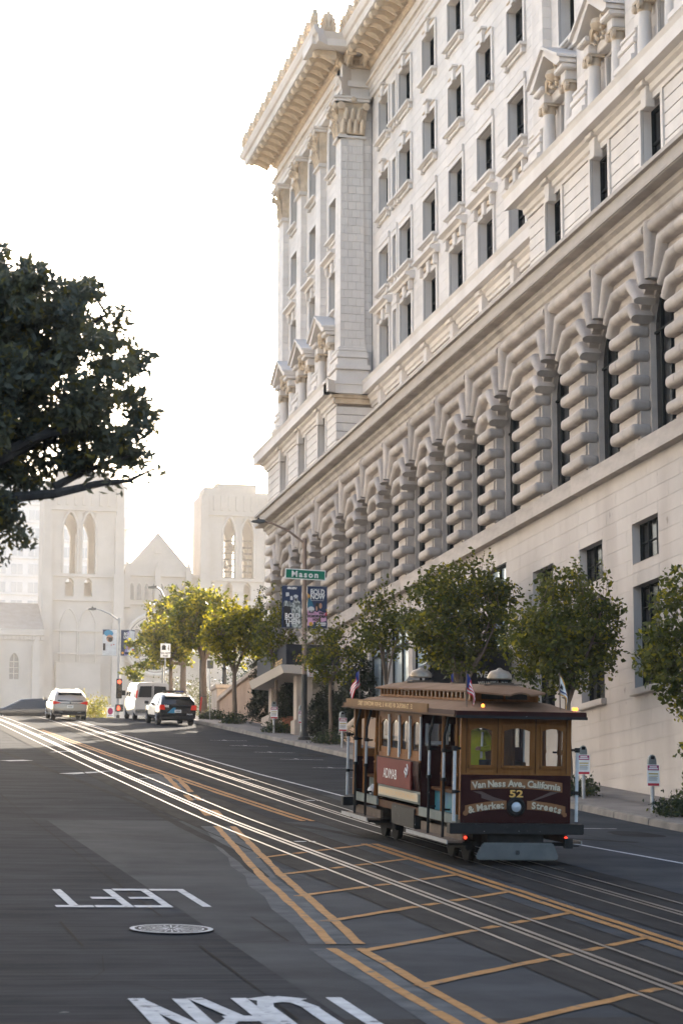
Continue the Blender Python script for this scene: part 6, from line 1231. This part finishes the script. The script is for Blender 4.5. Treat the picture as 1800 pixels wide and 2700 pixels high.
# ground cover, shrubs, cypresses
def shrub(name, loc, label, ells, n, ls, m, w_, cat='shrub', group=None, per=14, crad=.1, asp=.55):
    o = thing(name, loc, label, cat, group); cl = pts_in(ells, n, .6); P_ = np.repeat(cl, per, 0)+RNG.normal(size=(len(cl)*per, 3))*crad
    me = arr_mesh('foliage', leaves(P_, ls, asp), 0, list(m), RNG.choice(len(m), len(P_), p=w_)); f = bpy.data.objects.new('foliage', me); COL.objects.link(f); f.parent = o; f['kind'] = 'stuff'
    b = MB()
    for _ in range(5): e = ells[0]; b.tube([(e[0][0], e[0][1], -.05), (e[0][0]+random.uniform(-.6, .6)*e[1][0], e[0][1]+random.uniform(-.6, .6)*e[1][1], e[0][2]+.5*e[1][2])], [.03, .01], 5)
    b.build('stem', 'bark_dark', o, False); return o
GC = [(19.55, 52.7, 'low dark ground cover at the foot of the right edge tree'), (19.5, 60.4, 'low dark ground cover seen past the front corner of the cable car'), (19.5, 91.2, 'low dark clump round the thin tree right of the Mason lamp'), (19.5, 101.6, 'low dark clump behind the meter left of the Mason lamp'), (19.5, 112.6, 'low dark clump round the sunlit yellow green tree'), (19.6, 119.6, 'low dark clump beside the police SUV'), (19.5, 72, 'low dark ground cover behind the cable car')]
for x, y, lab in GC: shrub('ground_cover', (x, y, SW(y)), lab, [((0, 0, .16), (.62, .95, .26)), ((.1, .4, .14), (.5, .5, .2))], 110, .09, ('leaf_cover', 'leaf_plane'), (.85, .15), 'shrub', 'low clumps at the tree bases')
def cyp(x, y, z, h, r, lab, n=170):
    ells = [((0, 0, h*(.12+.8*k/6)), (r*(1-(k/7)**1.6)*random.uniform(.7, 1.1)+.08, r*(1-(k/7)**1.6)*random.uniform(.7, 1.1)+.08, h*.12)) for k in range(7)]+[((random.uniform(-.5, .5)*r, 0, h*random.uniform(.3, .8)), (r*.45, r*.4, h*.11)) for _ in range(4)]
    return shrub('cypress_shrub', (x, y, z), lab, ells, int(n*1.7), .12, ('leaf_cypress',), (1.0,), 'shrub', 'dark cypresses by the hotel entrance', 26, .09, .42)
cyp(20.8, 111.0, gz(110)+.5, 2.6, .85, 'dark twisted cypress on the stone planter left of the canopy'); cyp(20.45, 103.2, SW(103)+.55, 2.3, .62, 'dark cypress growing from the terracotta pot'); cyp(20.95, 98.4, SW(98), 2.4, .85, 'dark cypress under the right end of the canopy')
cyp(21.3, 93.6, SW(93.6), 3.7, .8, 'tall dark cypress against the shop windows', 240); cyp(21.9, 118.3, SW(118), 6.6, .6, 'tall spiky cypress at the far corner of the hotel', 220); cyp(21.35, 96.6, SW(96), 2.6, .6, 'dark cypress squeezed between the Mason lamp and the wall')
pt = thing('terracotta_pot', (20.45, 103.2, SW(103.2)), 'round terracotta pot holding a dark cypress near the canopy', 'pot'); MB().lathe([(.30, 0), (.42, .5), (.47, .52), (.47, .62), (.40, .62), (.38, .5)], n=20).build('body', 'clay_pot', pt, False, smooth=True); MB().lathe([(.0, .54), (.39, .55)], n=14).build('soil', 'earth', pt, False)
shrub('hedge_shrub', (21.2, 109, gz(110)+.5), 'low hedge of small leaves in the stone planter', [((0, 0, .15), (.4, 1.4, .22))], 60, .08, ('leaf_cover',), (1.0,)); shrub('hedge_shrub', (21.2, 89.5, SW(89)+.9), 'green creeper growing over the ramp wall', [((0, 0, .4), (.4, 3.0, .6)), ((-.1, 3, .0), (.4, 1.5, .45))], 160, .09, ('leaf_cover', 'leaf_plane'), (.5, .5))
shrub('corner_shrub', (17.1, 158, gz(158)+.7), 'bright yellow green shrub glowing behind the traffic light', [((0, 0, 1.2), (1.7, 1.2, 1.35)), ((-1.3, 0, 1.0), (1.1, 1, 1.1)), ((1.3, 0, 1.1), (.9, .9, 1.2))], 240, .15, ('leaf_shrub', 'leaf_sunny'), (.7, .3), per=16, crad=.18)
shrub('corner_shrub', (18.6, 166, gz(166)), 'feathery pale shrub behind the yellow green one', [((0, 0, 1.7), (1.6, 1.3, 1.7)), ((-1.5, 0, 1.5), (1.4, 1.1, 1.5))], 200, .12, ('leaf_haze', 'leaf_shrub'), (.6, .4), per=14, crad=.25)
shrub('corner_shrub', (25.2, 166, gz(166)), 'wide brownish bush filling the gap behind the van', [((0, 0, 2.6), (2.8, 2, 2.6)), ((2.6, 0, 2.2), (2.2, 2, 2.2)), ((-1.6, 0, 1.6), (1.8, 1.5, 1.6))], 420, .14, ('leaf_haze', 'leaf_plane'), (.75, .25), per=18, crad=.3)
shrub('corner_shrub', (24.4, 134, gz(134)), 'dark evergreen shrubs behind the ornate lamp and stair wall', [((0, 0, 2.0), (2.2, 3, 2.0)), ((.8, -4, 1.8), (1.8, 3, 2.0))], 330, .13, ('leaf_cover', 'leaf_plane'), (.75, .25), per=18, crad=.28)
# ------------------------------------------------------------------ cathedral and houses far up the street
K = 400/335.; CY = 400.0
cat = thing('cathedral', (47*K, CY, gz(400)), 'pale hazy twin-towered cathedral with gable and rose window at the end of the street', 'cathedral')
def lancet_wall(x0, x1, z0, z1, holes, y, name, m='cath_stone', parent=cat, depth=1.6, back=False):
    """wall facing -Y with pointed openings (cx, half, sill, spring, apex)"""
    b = MB(); r = MB(); xs = sorted({x0, x1, *[c-h for c, h, *_ in holes], *[c+h for c, h, *_ in holes]})
    for a, c in zip(xs[:-1], xs[1:]):
        mid = (a+c)/2; hs = sorted([h for h in holes if h[0]-h[1] < mid < h[0]+h[1]], key=lambda h: h[2]); zlo = z0
        for cx, hw, zs, sp, ap in hs:
            b.quad((a, y, zlo), (c, y, zlo), (c, y, zs), (a, y, zs)); n = 6; pr = []
            for k in range(2*n+1):
                u = -1+k/n; pr.append((cx+hw*u, sp+(ap-sp)*(1-abs(u)**1.9)))
            zlo = ap+.02
            for p, q in zip(pr[:-1], pr[1:]): b.quad((p[0], y, p[1]), (q[0], y, q[1]), (q[0], y, zlo), (p[0], y, zlo)); r.quad((p[0], y, p[1]), (p[0], y+depth, p[1]), (q[0], y+depth, q[1]), (q[0], y, q[1]))
            for xx in (cx-hw, cx+hw): r.quad((xx, y, zs), (xx, y+depth, zs), (xx, y+depth, sp), (xx, y, sp))
            r.quad((cx-hw, y, zs), (cx+hw, y, zs), (cx+hw, y+depth, zs), (cx-hw, y+depth, zs))
        b.quad((a, y, zlo), (c, y, zlo), (c, y, z1), (a, y, z1))
    o = b.build(name, m, parent)
    if holes: r.build('opening_reveal', m, o)
    return o
S = lambda *v: [x*K for x in v]
def tower(x0, x1, op, zt, small):
    x0, x1, zt = x0*K, x1*K, zt*K; big = [(c*K, h*K, 48.5*K, 55.3*K, 57.1*K) for c, h in op]; sml = [(c*K, h*K*.62, 45.3*K, 47.3*K, 47.9*K) for c, h in op]
    dp = (x1-x0)*.95; zb = gz(400)-1
    lancet_wall(x0, x1, zb, zt, big+sml, CY, 'tower_wall'); lancet_wall(x0, x1, zb, zt, big, CY+dp, 'tower_wall', depth=-1.6)
    MB().box(x0, x0+.8, CY+.01, CY+dp-.01, zb, zt).build('tower_side', 'cath_stone', cat); MB().box(x1-.8, x1, CY+.01, CY+dp-.01, zb, zt).build('tower_side', 'cath_stone', cat)
    for a, s_ in ((x0, -1), (x1, 1)):   # stepped corner buttresses
        for w_, z1_, pr in ((2.3, .60, 1.5), (2.0, .74, 1.1), (1.7, .90, .7), (1.4, .985, .4)):
            e0, e1 = (a-.25*w_, a+w_*.62) if s_ < 0 else (a-w_*.62, a+.25*w_)
            bt = MB(); zz = zb+(zt-zb)*z1_; bt.box(e0, e1, CY-pr, CY-.002, zb, zz); bt.prism([(e0, zz), (e1, zz), ((e0+e1)/2, zz+1.0)], CY-pr, CY-.002, 'y'); bt.build('buttress', 'cath_stone', cat)
    for z in (44.8, 48.2, 40.5, 57.6):
        MB().box(x0-.1, x1+.1, CY-.35, CY-.001, z*K-.2, z*K+.2).build('string_course', 'cath_stone', cat)
    for c, h in op:     # mouldings round the openings and blind arches below
        c, h = c*K, h*K
        for g, pr in ((1.22, .18), (1.08, .32)):
            pts = [(c+h*g*u, 55.3*K+(1.8*K*g)*(1-abs(u)**1.9)) for u in np.linspace(-1, 1, 13)]; MB().tube([(x, CY-.1, z) for x, z in [(c-h*g, 48.6*K)]+pts+[(c+h*g, 48.6*K)]], pr*.55, 6).build('arch_moulding', 'cath_stone', cat)
        pts = [(c+h*1.25*u, 41.5*K+(2.0*K)*(1-abs(u)**1.9)) for u in np.linspace(-1, 1, 13)]; MB().tube([(x, CY-.05, z) for x, z in [(c-h*1.25, 36*K)]+pts+[(c+h*1.25, 36*K)]], .16, 6).build('blind_arch', 'cath_stone', cat)
    n = 9
    for k in range(n): xx = x0+(x1-x0)*(k+.5)/n; MB().box(xx-.22, xx+.22, CY-.25, CY-.001, 58.2*K, 60.3*K).build('panel_rib', 'cath_stone', cat)
    return x0, x1, zt, dp
x0, x1, zt, dp = tower(31.3, 41.9, [(34.75, .95), (37.35, .92)], 61.6, 0); MB().box(x0+2, x1-2, CY+1, CY+dp-1, zt, zt+2.0).build('lantern', 'cath_stone', cat)
x0, x1, zt, dp = tower(53.5, 63.3, [(57.3, .85), (59.95, .85)], 60.9, 0); a, c = 55.7*K, 61.3*K; MB().box(a, c, CY+1, CY+dp-1, zt, 62.2*K).build('lantern', 'cath_stone', cat)
b = MB(); z = 62.2*K; y0, y1 = CY+.8, CY+dp-.8; b.add([(a-.3, y0, z), (c+.3, y0, z), (c+.3, y1, z), (a-.3, y1, z), (58.1*K, (y0+y1)/2, 62.95*K)], [(0, 1, 4), (1, 2, 4), (2, 3, 4), (3, 0, 4)]); b.build('lantern_roof', 'copper', cat)
MB().box(53.6*K, 56*K, CY+.2, CY+6, zt, 61.5*K).build('turret', 'cath_stone', cat)
# bell frame seen through the right belfry
for k in range(7): MB().box(56.2*K+k*.9*K, 56.25*K+k*.9*K, CY+5, CY+5.3, 48.5*K, 54*K).build('bell_frame', 'leaded', cat)
for z in np.arange(49, 54.5, .9): MB().box(56*K, 61.3*K, CY+5, CY+5.2, z*K, z*K+.3).build('bell_frame', 'leaded', cat)
for xx, z in ((57.2, 50.5), (59.6, 52), (58.2, 53)): MB().lathe([(0, 1.4), (.5, 1.3), (.7, .6), (1.0, 0)], (xx*K, CY+5, z*K), 10).build('bell', 'leaded', cat)
# nave front
zb = gz(400)-1; gx0, gx1 = 41.9*K, 53.5*K
hs = [((43.6+1.05*k)*K, .34*K, 45.2*K, 47.0*K, 47.6*K) for k in range(9)]
lancet_wall(gx0, gx1, zb, 48.9*K, [], CY+1.2, 'nave_wall')
for cx, hw, zs, sp, ap in hs:
    pr = [(cx+hw*u, sp+(ap-sp)*(1-abs(u)**1.9)) for u in np.linspace(-1, 1, 9)]; MB().prism([(cx-hw, zs)]+pr+[(cx+hw, zs)], CY+1.0, CY+1.19, 'y').build('lancet_panel', 'leaded', cat); MB().tube([(x, CY+1.05, z) for x, z in [(cx-hw*1.15, zs)]+pr+[(cx+hw*1.15, zs)]], .09, 5).build('arch_moulding', 'cath_stone', cat)
MB().prism([(42.7*K, 48.9*K), (52.2*K, 48.9*K), (47.2*K, 54.8*K)], CY+1.5, CY+60, 'y').build('nave_roof', 'slate', cat); MB().prism([(42.4*K, 48.9*K), (52.4*K, 48.9*K), (47.2*K, 54.9*K)], CY+1.0, CY+1.49, 'y').build('gable', 'cath_stone', cat); MB().prism([(46.7*K, 51.8*K), (47.7*K, 51.8*K), (47.7*K, 53*K), (47.2*K, 53.6*K), (46.7*K, 53*K)], CY+.8, CY+.99, 'y').build('gable_niche', 'cath_stone', cat)
for z in (44.6, 48.7, 36.5): MB().box(gx0, gx1, CY+.7, CY+1.19, z*K-.2, z*K+.2).build('string_course', 'cath_stone', cat)
for xx in (42.9, 47.2, 51.6): b = MB(); b.box(xx*K-.5, xx*K+.5, CY+.2, CY+1.19, 44*K, 49.2*K); b.prism([(xx*K-.55, 49.2*K), (xx*K+.55, 49.2*K), (xx*K, 50.6*K)], CY+.2, CY+1.19, 'y'); b.build('pinnacle', 'cath_stone', cat)
rc = (47.0*K, 38.9*K); RR = 4.3*K
MB().lathe([(.0, 0), (RR*.97, 0), (RR*.97, .1), (0, .1)], (rc[0], CY+.95, rc[1]), 40, 'y').build('rose_glass', 'leaded', cat)
def ring(cx, cz, r, t, m='tracery', name='rose_tracery'): MB().tube([(cx+r*math.cos(a), CY+.8, cz+r*math.sin(a)) for a in np.linspace(0, 2*math.pi, 33)], t, 6, cap=False).build(name, m, cat)
ring(*rc, RR, .38); ring(*rc, RR*.88, .16); ring(*rc, RR*.2, .18)
for k in range(12): a = 2*math.pi*k/12; ring(rc[0]+RR*.70*math.cos(a), rc[1]+RR*.70*math.sin(a), RR*.165, .12)
for k in range(6): a = 2*math.pi*k/6+.26; ring(rc[0]+RR*.38*math.cos(a), rc[1]+RR*.38*math.sin(a), RR*.16, .12)
for k in range(12): a = 2*math.pi*(k+.5)/12; MB().tube([(rc[0]+RR*.2*math.cos(a), CY+.8, rc[1]+RR*.2*math.sin(a)), (rc[0]+RR*.9*math.cos(a), CY+.8, rc[1]+RR*.9*math.sin(a))], .1, 5).build('rose_spoke', 'tracery', cat)
# balustrade and porch on the left tower
MB().box(33.0*K, 39.2*K, CY-1.2, CY-.4, 35.9*K, 36.0*K).box(33.0*K, 39.2*K, CY-1.2, CY-.9, 37.1*K, 37.3*K).build('balustrade', 'cath_stone', cat)
for k in range(8): ring(33.5*K+k*.75*K, 36.55*K, .28*K, .1, 'cath_stone', 'quatrefoil')
MB().box(33.0*K, 39.2*K, CY-1.1, CY-.3, zb, 35.9*K).build('porch', 'cath_stone', cat)
# aisle wing on the left
ax0, ax1 = 12*K, 30.9*K; ys = CY-6
lancet_wall(ax0, ax1, zb, 39.3*K, [(26.9*K, .62*K, 33.0*K, 35.7*K, 36.6*K), (21*K, .62*K, 33.0*K, 35.7*K, 36.6*K), (16*K, .62*K, 33.0*K, 35.7*K, 36.6*K)], ys, 'aisle_wall', depth=.8)
for cx in (26.9, 21, 16):
    gw_ = MB().box((cx-.62)*K, (cx+.62)*K, ys+.6, ys+.7, 33*K, 36.6*K).build('aisle_window', 'leaded', cat); MB().box(cx*K-.06, cx*K+.06, ys+.5, ys+.6, 33*K, 36.5*K).build('mullion', 'tracery', gw_)
    for z in (33.8, 34.6, 35.4): MB().box((cx-.62)*K, (cx+.62)*K, ys+.5, ys+.6, z*K, z*K+.1).build('glazing_bar', 'tracery', gw_)
b = MB(); b.add([(ax0, ys-.3, 39.8*K), (ax1, ys-.3, 39.8*K), (ax1, ys+12, 44.8*K), (ax0, ys+12, 44.8*K), (ax0, ys+12, 39*K), (ax1, ys+12, 39*K)], [(0, 1, 2, 3), (1, 5, 2), (0, 3, 4)]); b.build('aisle_roof', 'slate', cat); MB().box(ax0, ax1, ys-.4, ys, 39.0*K, 39.85*K).build('aisle_parapet', 'cath_stone', cat)
for k in range(34): xx = ax0+(ax1-ax0)*(k+.5)/34; MB().prism([(xx-.25, 38.4*K), (xx+.25, 38.4*K), (xx+.25, 38.9*K), (xx-.25, 38.9*K)], ys-.3, ys-.01, 'y').build('corbel', 'cath_stone', cat)
for xx in (29.8, 24.5, 18.5): b = MB(); b.box(xx*K-.6, xx*K+.6, ys-1.0, ys-.01, zb, 37.6*K); b.prism([(xx*K-.6, 37.6*K), (xx*K+.6, 37.6*K), (xx*K, 38.9*K)], ys-1.0, ys-.01, 'y'); b.build('buttress', 'cath_stone', cat)
# apartment block behind
ap = thing('apartment_block', (30*K, 455, gz(455)), 'white apartment block behind the left cathedral tower', 'building'); q = 455/335.
MB().box(14*q, 42.75*q, 455, 480, gz(455)-1, 61.5*q).build('wall', 'apartment', ap)
for r_ in range(9):
    z = (38+2.55*r_)*q; MB().box(14*q, 42.8*q, 454.75, 454.99, z-.55, z-.25).build('floor_band', 'apartment', ap)
    for k in range(12):
        x = (15+2.33*k)*q; wn = MB().box(x, x+2.1, 454.9, 454.985, z, z+1.9).build('window', 'apt_glass', ap); MB().box(x+1.0, x+1.1, 454.86, 454.9, z, z+1.9).build('mullion', 'apartment', wn)
for z in (45, 50, 55): MB().box(41.3*q, 43.2*q, 453.6, 454.98, z*q-.2, z*q+.2).build('balcony', 'apartment', ap)
# unseen building across the street, added to bounce sunlight onto the hotel
ob = thing('bounce_building', (-16, 55, gz(55)), 'pale building across the street, unseen on the left, added to bounce sunlight', 'building')
MB().box(-30, -9, 30, 122, gz(30)-1, 34).build('wall', 'apartment', ob); MB().box(-30.3, -8.6, 29.7, 122.3, 34, 35).build('cornice', 'terracotta', ob)
for r_ in range(6):
    for k in range(14): y = 34+6.2*k; cube('window', 'dark_glass', -9.05, -8.98, y, y+1.6, 11+3.9*r_, 13.2+3.9*r_, ob)
# air
hz = MB().box(-420, 620, -70, 640, -8, 92).build('haze', None); hz['kind'] = 'stuff'; hz['label'] = 'warm bright haze filling the street towards the sun'
m = bpy.data.materials.new('haze'); m.use_nodes = True; n = m.node_tree; n.nodes.remove(n.nodes['Principled BSDF']); pv = n.nodes.new('ShaderNodeVolumePrincipled'); pv.inputs['Color'].default_value = (1, .94, .87, 1); pv.inputs['Density'].default_value = .00029; pv.inputs['Anisotropy'].default_value = .3
n.links.new(pv.outputs[0], n.nodes['Material Output'].inputs['Volume']); hz.data.materials.append(m)
